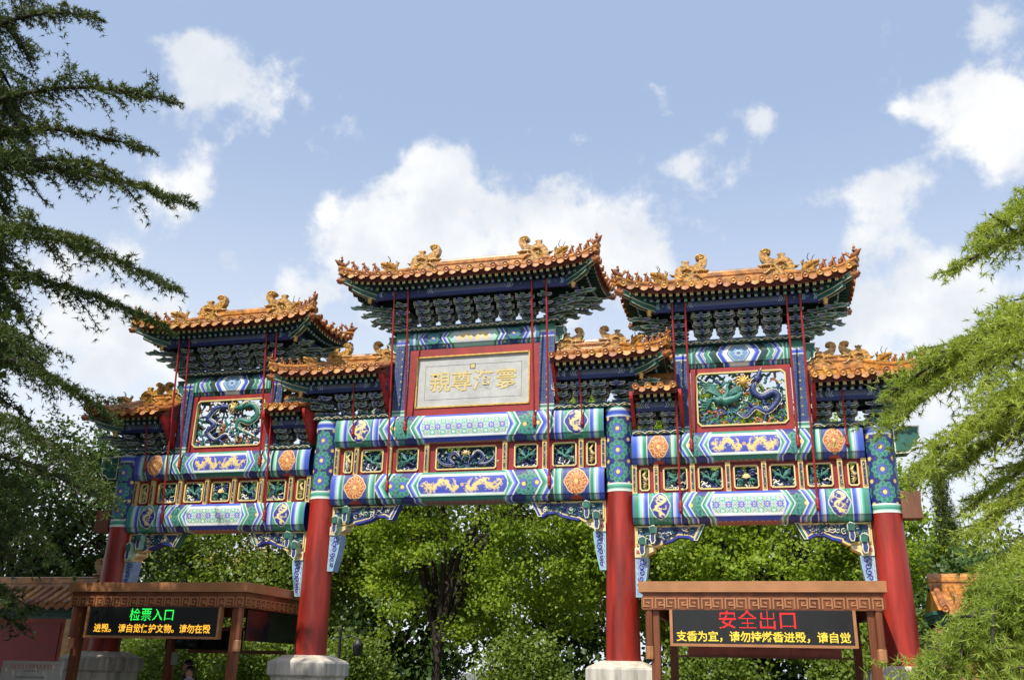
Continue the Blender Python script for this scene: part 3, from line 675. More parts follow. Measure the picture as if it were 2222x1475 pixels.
def bird(mb, cx, cz, w, h, y, sg, m=0, g=1):
    """phoenix: body, neck, head, two spread wings of feathers and trailing tail"""
    P = lambda a, b: (cx + sg*a*w, y, cz + b*h)
    mb.tube([P(-.20, -.10), P(-.08, -.16), P(.04, -.10), P(.10, .02), P(.09, .14), P(.13, .22)], [w*.03, w*.085, w*.075, w*.045, w*.03, w*.03], 6, m)
    mb.ball(P(.15, .25), w*.045, 6, 4, m); mb.tube([P(.18, .25), P(.24, .22)], [w*.02, w*.004], 4, g)
    for k in range(6):
        t = k/5.; mb.tube([P(-.02, -.08), P(-.16 - .10*t, .08 + .10*(1 - t)), P(-.34 - .05*(1 - t), .30 - .30*t)], [w*.028, w*.034, w*.010], 4, m)
        mb.tube([P(.02, -.08), P(.20 + .06*t, .02 + .06*(1 - t)), P(.42 - .08*t, .24 - .30*t)], [w*.028, w*.034, w*.010], 4, m)
    mb.tube([P(-.03, -.05), P(-.20, .18), P(-.36, .33)], [w*.012]*3, 4, g); mb.tube([P(.03, -.05), P(.24, .12), P(.43, .26)], [w*.012]*3, 4, g)
    for k in range(4): mb.tube([P(-.18, -.10), P(-.30, -.18 - .05*k), P(-.44, -.10 - .09*k)], [w*.03, w*.028, w*.008], 4, m)
def clouds(mb, x0, x1, z0, z1, y, n, seed, mats, r=.017, L=.12, avoid=None):
    rs = np.random.default_rng(seed)
    for k in range(n):
        x = rs.uniform(x0, x1); z = rs.uniform(z0, z1); a = rs.normal()*.6; ln = L*rs.uniform(.6, 1.4); b = rs.choice([-1, 1])
        t = np.linspace(-1, 1, 6); px = x + ln*.5*t*math.cos(a) - b*.25*ln*np.sin(t*3)*math.sin(a); pz = z + ln*.5*t*math.sin(a) + b*.25*ln*np.sin(t*3)*math.cos(a)
        px = np.clip(px, x0 - .01, x1 + .01); pz = np.clip(pz, z0 - .01, z1 + .01)
        rr = r*rs.uniform(.7, 1.2); mb.tube([(px[i], y + rs.normal()*.006, pz[i]) for i in range(6)], [rr*.7, rr, rr, rr, rr, rr*.6], 5, mats[rs.integers(len(mats))])
def serpent(mb, pts, r, y, m, g, seed=0):
    """dragon: scaly tapering body, mane, horns, legs with claws"""
    P = np.array(pts, float); n = 72; t = np.linspace(0, len(P) - 1, n); i = np.minimum(t.astype(int), len(P) - 2); f = t - i
    def cr(a, b, c, d, f): return .5*((2*b) + (-a + c)*f + (2*a - 5*b + 4*c - d)*f**2 + (-a + 3*b - 3*c + d)*f**3)
    ext = np.vstack([2*P[0] - P[1], P, 2*P[-1] - P[-2]]); C = np.array([cr(ext[k], ext[k + 1], ext[k + 2], ext[k + 3], q) for k, q in zip(i, f)])
    rr = r*np.interp(np.linspace(0, 1, n), [0, .1, .5, .85, 1], [.75, 1, 1, .55, .15])*(1 + .10*np.cos(np.arange(n)*math.pi))
    mb.tube([(c[0], y, c[1]) for c in C], list(rr), 7, m, True, 1., (0, 1, 0))
    T = np.gradient(C, axis=0); T /= np.linalg.norm(T, axis=1)[:, None] + 1e-9; Nn = np.stack([-T[:, 1], T[:, 0]], 1)
    mb.tube([(C[k][0] + Nn[k][0]*rr[k]*.8, y - rr[k]*.5, C[k][1] + Nn[k][1]*rr[k]*.8) for k in range(2, n - 2)], r*.16, 4, g)
    h = C[0]; d = -T[0]
    mb.ball((h[0], y - r*.4, h[1]), r*1.25, 7, 5, m); mb.tube([(h[0], y - r*.5, h[1]), (h[0] + d[0]*r*2.6, y - r*.6, h[1] + d[1]*r*2.6)], [r*.9, r*.5], 6, m)
    for s2 in (-1, 1):
        mb.tube([(h[0], y - r, h[1] + r*.6), (h[0] - d[0]*r*2 + s2*r*.6, y - r, h[1] - d[1]*r*2 + r*1.5), (h[0] - d[0]*r*3.4 + s2*r, y - r, h[1] - d[1]*r*3.4 + r*1.2)], [r*.22, r*.16, r*.06], 4, g)
        mb.tube([(h[0] + d[0]*r*2, y - r, h[1] + d[1]*r*2), (h[0] + d[0]*r*3 + s2*r*.5, y - r, h[1] + d[1]*r*2.4 + s2*r*1.4), (h[0] + d[0]*r*2.2, y - r, h[1] + s2*r*2.4)], [r*.1, r*.09, r*.04], 4, g)
    for k in (18, 27, 45, 54):
        s2 = 1 if k % 2 else -1; q = C[k]; e = q + Nn[k]*s2*r*2.6 + T[k]*r
        mb.tube([(q[0], y, q[1]), (e[0], y - r*.4, e[1])], [r*.5, r*.3], 5, m)
        for a in (-.7, 0, .7):
            w = np.array([Nn[k][0]*math.cos(a) - Nn[k][1]*math.sin(a), Nn[k][0]*math.sin(a) + Nn[k][1]*math.cos(a)])*s2; mb.tube([(e[0], y - r*.4, e[1]), (e[0] + w[0]*r*1.3, y - r*.6, e[1] + w[1]*r*1.3)], [r*.2, r*.05], 4, g)
def relief(kind, w, h, seed):
    """returns mesh data centred on the opening"""
    b = MB()
    if kind == 'narrow':
        clouds(b, -w/2, w/2, -h/2, h/2, .03, 14, seed, [1, 1, 3], .014, .09)
        b.tube([(w*.2, -.02, h*.42), (-w*.15, -.03, h*.22), (w*.1, -.03, 0), (w*.22, -.03, -h*.16), (-w*.1, -.03, -h*.36), (w*.05, -.02, -h*.46)], [.012, .03, .042, .036, .022, .01], 6, 2)
        for k in range(5): b.tube([(w*.05, -.03, .02 - .03*k), (-w*.25, -.035, .06 - .05*k)], [.014, .004], 4, 2)
    elif kind == 'bird':
        clouds(b, -w/2, w/2, -h/2, h/2, .05, 34, seed, [0, 1, 1], .017, .11); clouds(b, -w/2, w/2, -h/2, -h*.10, .01, 26, seed + 1, [1, 1, 3], .016, .11)
        clouds(b, -w/2, w/2, h*.2, h/2, .01, 10, seed + 2, [0, 1], .013, .09)
        bird(b, 0, .02, w*.98, h*1.0, -.03, 1 if seed % 2 else -1, 0, 2)
    elif kind == 'lotus':
        clouds(b, -w/2, w/2, -h/2, h/2, .05, 44, seed, [1, 1, 0], .017, .11); clouds(b, -w/2, w/2, -h/2, h/2, .01, 24, seed + 1, [1, 3], .015, .1)
        for k in range(7): a = math.pi*(k + .5)/7; b.tube([(0, -.04, -.02), (.06*math.cos(a), -.05, -.02 + .07*math.sin(a)), (.085*math.cos(a), -.045, -.03 + .10*math.sin(a))], [.012, .018, .004], 4, 2)
        for s2 in (-1, 1): b.tube(spiral((s2*w*.28, -.03, h*.18), .07, 1.3, 1, s2, 12), .02, 5, 1); b.tube(spiral((s2*w*.28, -.03, -h*.22), .07, 1.3, 4, -s2, 12), .02, 5, 0)
    elif kind == 'twin':
        clouds(b, -w/2, w/2, -h/2, h/2, .05, 110, seed, [0, 0, 1], .017, .12); clouds(b, -w/2, w/2, -h/2, -h*.15, .01, 50, seed + 1, [1, 1, 0], .016, .12)
        for s2 in (-1, 1): serpent(b, [(s2*.13, h*.05), (s2*.24, h*.28), (s2*.36, .0), (s2*.26, -h*.28), (s2*.46, -h*.25), (s2*.58, h*.05), (s2*.54, h*.32)], .034, -.03, 1, 3)
        for k in range(9): a = 2*math.pi*k/9; b.tube([(0, -.05, h*.22), (.10*math.cos(a), -.06, h*.22 + .07*math.sin(a))], [.022, .006], 4, 2)
        b.ball((0, -.06, h*.22), .05, 8, 6, 2)
    # dark back boards, a few slits left open
    rs = np.random.default_rng(seed); nb = max(3, int(w/.09))
    for k in range(nb):
        if rs.random() < .12: continue
        a = -w/2 + w*k/nb; b.box(a + .002, a + w/nb - .001, .085, .10, -h/2, h/2 - (0 if rs.random() < .7 else .06), 1)
    return b.mesh('carving', [TEAL, NAVY, CREAM, EDGE, REDD])
RELIEFS = {}
def carved_row(x0, x1, z0, z1, layout, root_seed):
    """layout: list of (centre, width, kind) as the openings; posts between"""
    H = z1 - z0; 
    for i, (cx, w, kind) in enumerate(layout):
        b = MB(); mx = .055 if kind != 'narrow' else .03
        L = layout[i - 1][0] + layout[i - 1][1]/2 if i else x0 - .03; Rr = layout[i + 1][0] - layout[i + 1][1]/2 if i < len(layout) - 1 else x1 + .03
        bx0 = (cx - w/2 + L)/2 if i else x0; bx1 = (cx + w/2 + Rr)/2 if i < len(layout) - 1 else x1
        holed(b, bx0 + .002, bx1 - .002, z0 - .02, z1 + .02, cx - w/2, cx + w/2, z0 + .07, z1 - .065, .03, -.10, -.06)
        o = b.build('carved_panel', [REDD], arch)
        r = MB(); rim(r, cx - w/2 - .012, cx + w/2 + .012, z0 + .058, z1 - .053, -.125, -.08, .026, .035); r.build('panel_rim', [CREAM], o)
        key = (kind, round(w, 2), round(H, 2), i % 2)
        if key not in RELIEFS: RELIEFS[key] = relief(kind, w - .01, H - .14, int(w*100) + i % 2)
        link('panel_carving', RELIEFS[key], o, (cx, -.06, (z0 + z1)/2 + .002), kind='stuff')
        if i: pst(bx0, z0, z1)
    pst(x0 + .03, z0, z1); pst(x1 - .03, z0, z1)
def pst(x, z0, z1):
    b = MB(); b.box(x - .044, x + .044, -.165, -.05, z0 - .005, z1 + .005, 0); o = b.build('divider_post', [CREAM], arch)
    r = MB(); rim(r, x - .032, x + .032, z0 + .045, z1 - .045, -.178, -.164, .012, .02); r.build('divider_rim', [GOLD], o)
    f = MB(); f.box(x - .022, x + .022, -.1665, -.1648, z0 + .055, z1 - .055, 0); clouds(f, x - .017, x + .017, z0 + .07, z1 - .07, -.168, 12, int(x*50) % 97 + 5, [1, 0, 2], .007, .05); f.build('divider_carving', [NAVY, TEAL, EDGE], o, kind='stuff')
cl = [(-2.48, .17, 'narrow'), (-1.96, .45, 'bird'), (-1.21, .45, 'bird'), (0, 1.22, 'twin'), (1.21, .45, 'bird'), (1.96, .45, 'bird'), (2.48, .17, 'narrow')]
carved_row(-XC, XC, 5.25, 5.825, cl, 1)
for sg in (-1, 1):
    sl = [(-1.82, .165, 'narrow'), (-1.26, .42, 'bird'), (-.63, .42, 'bird'), (0, .42, 'lotus'), (.63, .42, 'bird'), (1.26, .42, 'bird'), (1.82, .165, 'narrow')]
    carved_row(sg*SIDE - 2.03, sg*SIDE + 2.03, 4.74, 5.275, [(sg*SIDE + a, w, k) for a, w, k in sl], 2)

# ---- wall plates (scalloped cloud boards) on which the bracket sets stand
def plate(x0, x1, z, d=.27, h=.085):
    b = MB(); b.box(x0, x1, -d, d, z, z + h, 0); o = b.build('wall_plate', [DGREEN], arch)
    n = max(2, int(round((x1 - x0)/.21))); w = (x1 - x0)/n
    c = MB()
    for i in range(n):
        a = x0 + i*w; pts = [(a + w*t, z + .004 + h*.62*(1 - abs(2*t - 1)**2.2)*.9) for t in np.linspace(0, 1, 9)]
        c.tube([(p[0], -d - .006, p[1]) for p in pts], .0085, 4, 0)
        c.tube([(p[0], -d - .005, p[1] + .022) for p in pts[2:-2]], .006, 4, 1)
        c.box(a + w*.4, a + w*.6, -d - .008, -d + .01, z + .012, z + .03, 2)
    c.build('plate_trim', [EDGE, BLUE, GOLD], o)
# ---- bracket sets: tiers of arms stepping out and widening upward, front and back alike
def boat(cx, z, L, h): 
    return [(cx - L/2, z + h), (cx - L/2, z + h*.52), (cx - L/2 + .03, z + h*.15), (cx - L/2 + .075, z), (cx + L/2 - .075, z), (cx + L/2 - .03, z + h*.15), (cx + L/2, z + h*.52), (cx + L/2, z + h)]
def bracket_mesh(n, h, d, wmax, flip):
    A, B = (0, 1) if flip else (1, 0)
    b = MB(); th = h/n
    for fr in (-1, 1):
        for i in range(n):
            z = i*th; yo = .05 + d*(i + 1)/n
            # outward arm with an upturned beak
            pr = [(fr*.0, z), (fr*(yo - .06), z), (fr*(yo - .01), z - th*.10), (fr*(yo + .035), z + th*.12), (fr*(yo + .05), z + th*.42), (fr*(yo + .01), z + th*.36), (fr*(yo - .03), z + th*.62), (fr*.0, z + th*.62)]
            b.prism(pr, -.026, .026, 'x', A, .014, 2, A, True)
            for s in range(max(0, i - 1), i + 1):
                y = fr*(.03 + d*s/n); L = min(wmax, .16 + .075*(i - s + 1) + .035*i); zz = z + th*.10
                b.prism(boat(0, zz, L, th*.52), y - fr*-.0 - .022*1, y + .022, 'y', B, .014, 2, B, True)
                for q in (-1, 0, 1):
                    cx = q*(L/2 - .028); b.prism([(cx - .030, zz + th*.80), (cx - .030, zz + th*.66), (cx - .018, zz + th*.54), (cx + .018, zz + th*.54), (cx + .030, zz + th*.66), (cx + .030, zz + th*.80)], y - .03, y + .03, 'y', A, .009, 2, A, True)
    b.prism([(-.055, .0), (-.055, -.02), (.055, -.02), (.055, 0), (.07, .03), (-.07, .03)], -.07, .07, 'y', A, .008, 2, A, True)
    return b.mesh('bracket_set', [BRB, BRG, EDGE])
def corner_mesh(n, h, d, ox, sg):
    """corner bracket: arms to the front, to the back, outward and along both diagonals; ox = reach along x"""
    b = MB(); th = h/n
    for i in range(n):
        z = i*th; f = (i + 1)/n
        for (dx, dy, L) in ((sg, -1, None), (sg, 1, None), (sg, 0, ox*f), (0, -1, d*f), (0, 1, d*f)):
            ex, ey = (sg*ox*f, dy*d*f) if L is None else (dx*L, dy*L)
            ln = math.hypot(ex, ey) + .06; ux, uy = ex/math.hypot(ex, ey), ey/math.hypot(ex, ey)
            pr = [(0, z), (ln - .10, z), (ln - .03, z - th*.16), (ln + .05, z - th*.02), (ln + .085, z + th*.34), (ln + .02, z + th*.30), (ln - .05, z + th*.60), (0, z + th*.60)]
            b.x = Matrix(((ux, -uy, 0, 0), (uy, ux, 0, 0), (0, 0, 1, 0), (0, 0, 0, 1)))
            b.prism(pr, -.030, .030, 'y', 1 if dx != 0 or i % 2 else 0, .012, 2, 1 if dx != 0 or i % 2 else 0, True)
            if L is None and i > 0:
                for q in (.45, .8):
                    cx = ln*q; Lq = .2 + .05*i
                    # cross arms carried by the diagonals, parallel to the eaves
                    b.x = None
                    px, py = ux*cx, uy*cx; b.prism(boat(px, z + th*.12, Lq, th*.5), py - .02, py + .02, 'y', 0, .009, 2, 0, True)
                    b.x = Matrix(((0, -1, 0, px), (1, 0, 0, py), (0, 0, 1, 0), (0, 0, 0, 1))); b.prism(boat(0, z + th*.12, Lq, th*.5), -.02, .02, 'y', 1, .009, 2, 1, True)
        b.x = None
        for fr in (-1, 1):
            y = fr*(.03 + d*i/n); b.prism(boat(0, z + th*.1, .3, th*.52), y - .022, y + .022, 'y', 0, .014, 2, 0, True)
    b.box(-.08, .08, -.08, .08, -.02, .04, 1)
    return b.mesh('corner_bracket', [BRB, BRG, EDGE])
BR = {}
def brackets(x0, x1, z, h, d, ox, corners, n=4, sp=.40):
    k = max(1, int(round((x1 - x0)/sp))); w = (x1 - x0)/k
    for fl in (0, 1):
        if (n, h, d, fl) not in BR: BR[(n, h, d, fl)] = bracket_mesh(n, h, d, .40, fl)
    for i in range(k + 1):
        x = x0 + w*i
        if (i == 0 and corners[0] == 'none') or (i == k and corners[1] == 'none'): continue
        cs = corners[0] if i == 0 else corners[1] if i == k else 'set'
        if cs == 'corner':
            s = -1 if i == 0 else 1; key = ('c', n, h, d, ox, s)
            if key not in BR: BR[key] = corner_mesh(n, h, d, ox, s)
            link('corner_bracket', BR[key], arch, (x, 0, z))
        else: link('bracket_set', BR[(n, h, d, i % 2)], arch, (x, 0, z))
# ------------------------------------------------------------------ roofs
def disc(b, c, nrm, r, m=0):
    b.lathe([(r*.96, -.035), (r, 0), (r*.98, .012), (r*.80, .013), (r*.74, .003), (r*.40, .004), (r*.30, .010), (0, .012)], c, 12, m, nrm)
def small_beast(kind):
    b = MB()
    if kind == 'rider':      # figure riding a bird at the tip of the ridge
        b.tube([(-.10, 0, .02), (-.03, 0, .05), (.06, 0, .06), (.12, 0, .12), (.15, 0, .13)], [.02, .05, .05, .025, .012], 7, 0)
        for s in (-1, 1): b.tube([(-.08, 0, .05), (-.14, s*.03, .12), (-.13, s*.03, .16)], [.03, .025, .008], 5, 0)
        b.tube([(0, 0, .08), (.0, 0, .14), (.005, 0, .18)], [.04, .035, .02], 7, 0); b.ball((.01, 0, .205), .028, 7, 5, 0); b.tube([(.01, 0, .225), (.01, 0, .27)], [.012, .003], 5, 0)
        for s in (-1, 1): b.tube([(0, s*.03, .15), (.05, s*.035, .12), (.06, s*.01, .15)], .012, 5, 0)
    else:                    # seated mythical animal
        b.tube([(-.055, 0, .0), (-.045, 0, .05), (-.01, 0, .10), (.02, 0, .145)], [.040, .046, .036, .024], 7, 0)
        for s in (-1, 1): b.tube([(.015, s*.022, .12), (.035, s*.024, .06), (.04, s*.024, .0)], [.018, .014, .014], 5, 0); b.ball((-.035, s*.035, .025), .03, 6, 4, 0)
        b.ball((.03, 0, .165), .030, 7, 5, 0, (1.15, 1, .95)); b.tube([(.045, 0, .16), (.075, 0, .152)], [.02, .012], 5, 0)
        for s in (-1, 1): b.tube([(.015, s*.018, .185), (.005, s*.026, .21)], [.010, .003], 4, 0)
        b.tube([(-.07, 0, .02), (-.10, 0, .07), (-.075, 0, .12)], [.014, .016, .005], 5, 0)
    return b.mesh('figurine', [BROWNGL])
def hip_head():
    """crouching horned dragon head of the hip ridge, looking along +x"""
    b = MB(); b.tube([(-.16, 0, .0), (-.10, 0, .10), (.0, 0, .14), (.10, 0, .13), (.20, 0, .15)], [.07, .085, .08, .065, .035], 8, 0)
    b.tube([(.02, 0, .08), (.12, 0, .06), (.19, 0, .075)], [.05, .035, .02], 6, 0)
    for k in range(4): b.tube([(-.12, 0, .08 + .02*k), (-.17 - .01*k, 0, .14 + .035*k), (-.14, 0, .19 + .03*k)], [.028, .028, .008], 5, 0)
    for s in (-1, 1):
        b.ball((.07, s*.055, .17), .022, 6, 4, 0); b.tube([(.0, s*.05, .15), (-.07, s*.08, .17)], [.02, .006], 4, 0)
        b.tube([(.02, s*.04, .19), (.005, s*.05, .25), (.045, s*.055, .31), (.085, s*.05, .325)] if s > 0 else [(.0, s*.04, .19), (-.03, s*.05, .26), (.0, s*.055, .33), (.04, s*.05, .35)], [.010, .009, .007, .003], 5, 1)
    b.box(-.18, .10, -.06, .06, -.06, .03, 0)
    return b.mesh('hip_beast', [GLAZE, GREYB])
def ridge_dragon(s=1.):
    """dragon biting the end of the main ridge, mouth towards +x, tail curling up over its back, sword hilt"""
    b = MB(); t = .085
    body = [(-.30, -.22), (.16, -.22), (.18, -.10), (.12, .0), (.10, .10), (.05, .20), (-.02, .27), (-.12, .29), (-.22, .25), (-.29, .15), (-.32, .0)]
    b.prism(body, -t, t, 'y', 0, .03, 0, 0, True)
    tail = spiral((.185, 0, .49), .085, 1.3, 3.6, -1, 16)
    b.prism([(.10, .04), (.22, .15), (.285, .29), (.305, .42), (.275, .53), (.20, .58), (.12, .565), (.08, .50), (.10, .44), (.155, .425), (.165, .39), (.13, .32), (.05, .26), (-.05, .21), (-.10, .12)], -.075, .075, 'y', 0, .02, 0, 0, True)
    for q in (-1, 1):
        b.tube([(p[0], q*.078, p[2]) for p in tail], .017, 5, 1)
        b.ball((.07, q*.09, .06), .035, 7, 5, 0); b.ball((.075, q*.112, .065), .016, 6, 4, 2)
        b.tube([(.0, q*.08, .10), (-.08, q*.12, .14), (-.16, q*.12, .10), (-.14, q*.12, .04)], [.03, .032, .025, .008], 5, 0)
        for k in range(4): b.tube([(-.06 - .05*k, q*.088, -.02 - .03*k), (-.13 - .05*k, q*.10, .02 - .05*k), (-.12 - .05*k, q*.10, -.07 - .03*k)], [.018, .022, .006], 5, 1)
        b.tube([(.10, q*.05, .09), (.20, q*.055, .10), (.28, q*.05, .075), (.33, q*.04, .105)], [.045, .04, .035, .02], 6, 0)
        b.tube([(.12, q*.05, -.10), (.22, q*.05, -.13), (.29, q*.045, -.10)], [.04, .032, .02], 6, 0)
        for k in range(4): b.tube([(.15 + .04*k, q*.05, .06), (.155 + .04*k, q*.05, .0)], [.014, .003], 4, 1)
        b.tube([(.05, q*.085, -.05), (.12, q*.11, -.06), (.17, q*.10, -.13), (.22, q*.11, -.18)], [.03, .028, .022, .01], 5, 0)
    b.prism([(-.145, .27), (-.065, .27), (-.055, .36), (-.03, .42), (-.07, .405), (-.105, .43), (-.14, .405), (-.18, .42), (-.155, .36)], -.05, .05, 'y', 0, .012, 0, 0, True)
    b.ball((-.32, 0, .03), .06, 7, 5, 0, (1.3, .8, .8)); b.tube([(-.34, 0, .04), (-.42, 0, .07)], [.03, .008], 5, 0)
    b.v = [(x*s*1.15, y*s*1.15, (z*.80 - .02)*s) for x, y, z in b.v]
    return b.mesh('ridge_dragon', [GLAZE, GOLD, GREYB])
M_RIDER, M_BEAST, M_HIP = small_beast('rider'), small_beast('beast'), hip_head()
M_DRAG = {1.: ridge_dragon(.9), .8: ridge_dragon(.74), .7: ridge_dragon(.65)}
def flipx(name, me, parent, loc, ang, sc=1., mirror=False):
    o = link(name, me, parent, loc); o.rotation_euler = (0, 0, ang); o.scale = (sc, sc, sc); return o
RIDGE_PROF = [(-.085, -.10), (.085, -.10), (.085, -.02), (.055, .0), (.055, .04), (.075, .055), (.075, .085), (.05, .10), (.05, .135), (.04, .165), (.018, .185), (-.018, .185), (-.04, .165), (-.05, .135), (-.05, .10), (-.075, .085), (-.075, .055), (-.055, .04), (-.055, .0), (-.085, -.02)]
def roof(xa, xb, ea, eb, yo, ze, zr, lift=.12, sp=.245, drag=1., figs=3, inner=None, rsp=.13):
    """ridge xa..xb at height zr, eaves ea..eb at height ze and depth +-yo; an end is hipped when the eave runs past the ridge"""
    ha, hb = ea < xa - .05, eb > xb + .05
    rise = zr - ze
    def zt(t): return rise*(.62*t + .38*t*t)
    def lf(x):
        a = max(0., (xa + .1 - x)/(xa + .1 - ea)) if ha else 0.; c = max(0., (x - xb + .1)/(eb - xb + .1)) if hb else 0.
        return lift*max(a, c)**2.2
    def th(x):
        if ha and x < xa: return max(0., 1 - (xa - x)/(xa - ea))
        if hb and x > xb: return max(0., 1 - (x - xb)/(eb - xb))
        return 1.
    def PF(x, t, sy=-1): return Vector((x, sy*yo*(1 - t), ze + lf(x)*(1 - t)**2 + zt(t)))
    def ls(y): return lift*min(1., abs(y)/yo)**2.2
    def PS(y, t, sg):                     # hipped end
        e, r = (ea, xa) if sg < 0 else (eb, xb); return Vector((e + (r - e)*t, y, ze + ls(y)*(1 - t)**2 + zt(t)))
    ends = ([-1] if ha else []) + ([1] if hb else [])
    # body: pan tiles on top, boarding below
    b = MB(); xs = sorted(set([ea, eb, xa, xb] + list(np.linspace(ea, eb, 25)))); T = np.linspace(0, 1, 6)
    for sy in (-1, 1):
        for (dz, m) in ((-.02, 0), (-.085, 1)):
            v = [PF(x, th(x)*t, sy) + Vector((0, 0, dz)) for x in xs for t in T]; k = len(T)
            b.add(v, [(i*k + j, (i + 1)*k + j, (i + 1)*k + j + 1, i*k + j + 1) for i in range(len(xs) - 1) for j in range(k - 1)], m, True)
        v = [PF(x, 0, sy) + Vector((0, 0, d)) for x in xs for d in (-.02, -.085)]; b.add(v, [(2*i, 2*i + 2, 2*i + 3, 2*i + 1) for i in range(len(xs) - 1)], 2)
    ysd = np.linspace(-yo, yo, 13)
    for sg in ends:
        for (dz, m) in ((-.02, 0), (-.085, 1)):
            v = [PS(y, max(0., 1 - abs(y)/yo)*t, sg) + Vector((0, 0, dz)) for y in ysd for t in T]; k = len(T)
            b.add(v, [(i*k + j, (i + 1)*k + j, (i + 1)*k + j + 1, i*k + j + 1) for i in range(len(ysd) - 1) for j in range(k - 1)], m, True)
        v = [PS(y, 0, sg) + Vector((0, 0, d)) for y in ysd for d in (-.02, -.085)]; b.add(v, [(2*i, 2*i + 2, 2*i + 3, 2*i + 1) for i in range(len(ysd) - 1)], 2)
    for x, hp in ((ea, ha), (eb, hb)):
        if not hp: b.add([(x, -yo, ze - .085), (x, yo, ze - .085), (x, .06, zr - .02), (x, -.06, zr - .02)], [(0, 1, 2, 3)], 2)
    R = b.build('roof', [TILE, DGREEN, EAVE], arch)
    # rows of round tiles with end discs, drip tiles between
    def row(Pfn, tmax, nrm, parent, name='round_tile', full=True):
        q = MB(); pts = [Pfn(t) + Vector((0, 0, .012)) for t in np.linspace(0, tmax, 5)]; pts[0] = pts[0] + Vector(nrm)*.03
        q.tube([pts[0] + Vector(nrm)*.03] + pts, .052, 8, 0, False)
        if full:
            disc(q, pts[0] + Vector(nrm)*.045 + Vector((0, 0, -.004)), (nrm[0], nrm[1], -.15), .064); kk = Pfn(min(tmax, .16)) + Vector((0, 0, .062)); q.lathe([(.022, -.02), (.024, .0), (.018, .016), (0, .024)], kk, 8, 0)
        return q
    def drip(p, nrm, wd):
        q = MB(); sx = Vector((-nrm[1], nrm[0], 0)); N3 = Vector(nrm); n = 9; vf = []
        for off in (.035, .018):
            for t in np.linspace(-1, 1, n): vf.append(p + sx*(t*wd/2) + N3*(off + .012*(1 - t*t)) + Vector((0, 0, -.022 + .020*t*t)))
            for t in np.linspace(-1, 1, n): vf.append(p + sx*(t*wd/2) + N3*(off + .03*(1 - t*t)) + Vector((0, 0, -.030 - .070*max(0., 1 - abs(t)**1.7) + .012*t*t)))
        f = [(i, i + 1, n + i + 1, n + i) for i in range(n - 1)] + [(2*n + i, 3*n + i, 3*n + i + 1, 2*n + i + 1) for i in range(n - 1)] + [(i, 2*n + i, 2*n + i + 1, i + 1) for i in range(n - 1)] + [(n + i, n + i + 1, 3*n + i + 1, 3*n + i) for i in range(n - 1)]
        q.add(vf, f, 0, False)
        # concave trough behind the lip
        v2 = []
        for t in (-1, -.5, 0, .5, 1):
            v2 += [p + sx*(t*wd/2) + N3*.03 + Vector((0, 0, -.018 + .02*t*t)), p + sx*(t*wd/2) - N3*.12 + Vector((0, 0, .055 + .02*t*t))]
        q.add(v2, [(2*i, 2*i + 2, 2*i + 3, 2*i + 1) for i in range(4)], 0, True)
        return q
    n = int(round((eb - ea - .12)/sp)); w = (eb - ea - .12)/n; shared = {}
    for i in range(n + 1):
        x = ea + .06 + w*i
        for sy in (-1, 1):
            if lf(x) < 1e-5 and th(x) > .999:
                if sy not in shared: shared[sy] = (row(lambda t: PF(x, t, sy), .97, (0, sy, 0), R).mesh('round_tile', [TILE]), x)
                me, x0 = shared[sy]; link('round_tile' if sy < 0 else 'rear_tile', me, R, (x - x0, 0, 0))
            else: row(lambda t: PF(x, t, sy), max(.06, th(x) - .02), (0, sy, 0), R).build('round_tile' if sy < 0 else 'rear_tile', [TILE], R)
        if i < n:
            xm = x + w/2
            for sy in (-1,): drip(PF(xm, 0, sy), (0, sy, 0), w - .035).build('drip_tile', [DRIP], R)
    for sg in ends:
        m = int(round((2*yo - .12)/sp)); wy = (2*yo - .12)/m
        for i in range(m + 1):
            y = -yo + .06 + wy*i; row(lambda t: PS(y, t, sg), max(.06, 1 - abs(y)/yo - .02), (sg, 0, 0), R).build('round_tile', [TILE], R)
            if i < m: drip(PS(y + wy/2, 0, sg), (sg, 0, 0), wy - .035).build('drip_tile', [DRIP], R)
    # ridges
    b = MB(); b.sweep([(xa - (.0 if ha else .02), 0, zr + .05), (xb + (.0 if hb else .02), 0, zr + .05)], RIDGE_PROF, 0); b.build('main_ridge', [RIDGE], R)
    for sg, hp, x in ((-1, ha, xa), (1, hb, xb)):
        if hp or inner == sg: flipx('ridge_dragon', M_DRAG[drag], R, (x - sg*.12 if hp else x - sg*.34*drag, 0, zr + .20*drag), 0 if sg < 0 else math.pi)
        if not hp: continue
        for sy in (-1, 1):
            e = eb if sg > 0 else ea
            pts = [PF(x + (e - x)*(1 - t), t, sy) + Vector((0, 0, .03)) for t in np.linspace(.98, 0, 9)]
            d = (pts[-1] - pts[-2]).normalized(); pts.append(pts[-1] + Vector((d.x, d.y, 0)).normalized()*.10 + Vector((0, 0, .012)))
            q = MB(); q.sweep(pts, [(-.06, -.06), (.06, -.06), (.055, .0), (.04, .015), (.04, .05), (.055, .06), (.055, .085), (.03, .115), (-.03, .115), (-.055, .085), (-.055, .06), (-.04, .05), (-.04, .015), (-.055, .0)], 0)
            hd = Vector((d.x, d.y, 0)).normalized(); disc(q, pts[-1] + Vector((0, 0, .06)) + hd*.01, tuple(hd), .062)
            q.build('hip_ridge', [RIDGE], R); ang = math.atan2(hd.y, hd.x)
            def at(f):
                k = f*(len(pts) - 1); i0 = min(int(k), len(pts) - 2); return pts[i0].lerp(pts[i0 + 1], k - i0) + Vector((0, 0, .11))
            flipx('hip_beast', M_HIP, R, at(.36), ang, .95 if drag > .9 else .8); flipx('rider_figurine', M_RIDER, R, at(.955), ang, 1.0 if drag > .9 else .75)
            for k in range(figs): flipx('figurine', M_BEAST, R, at(.53 + .125*k), ang, 1.0 if drag > .9 else .75)
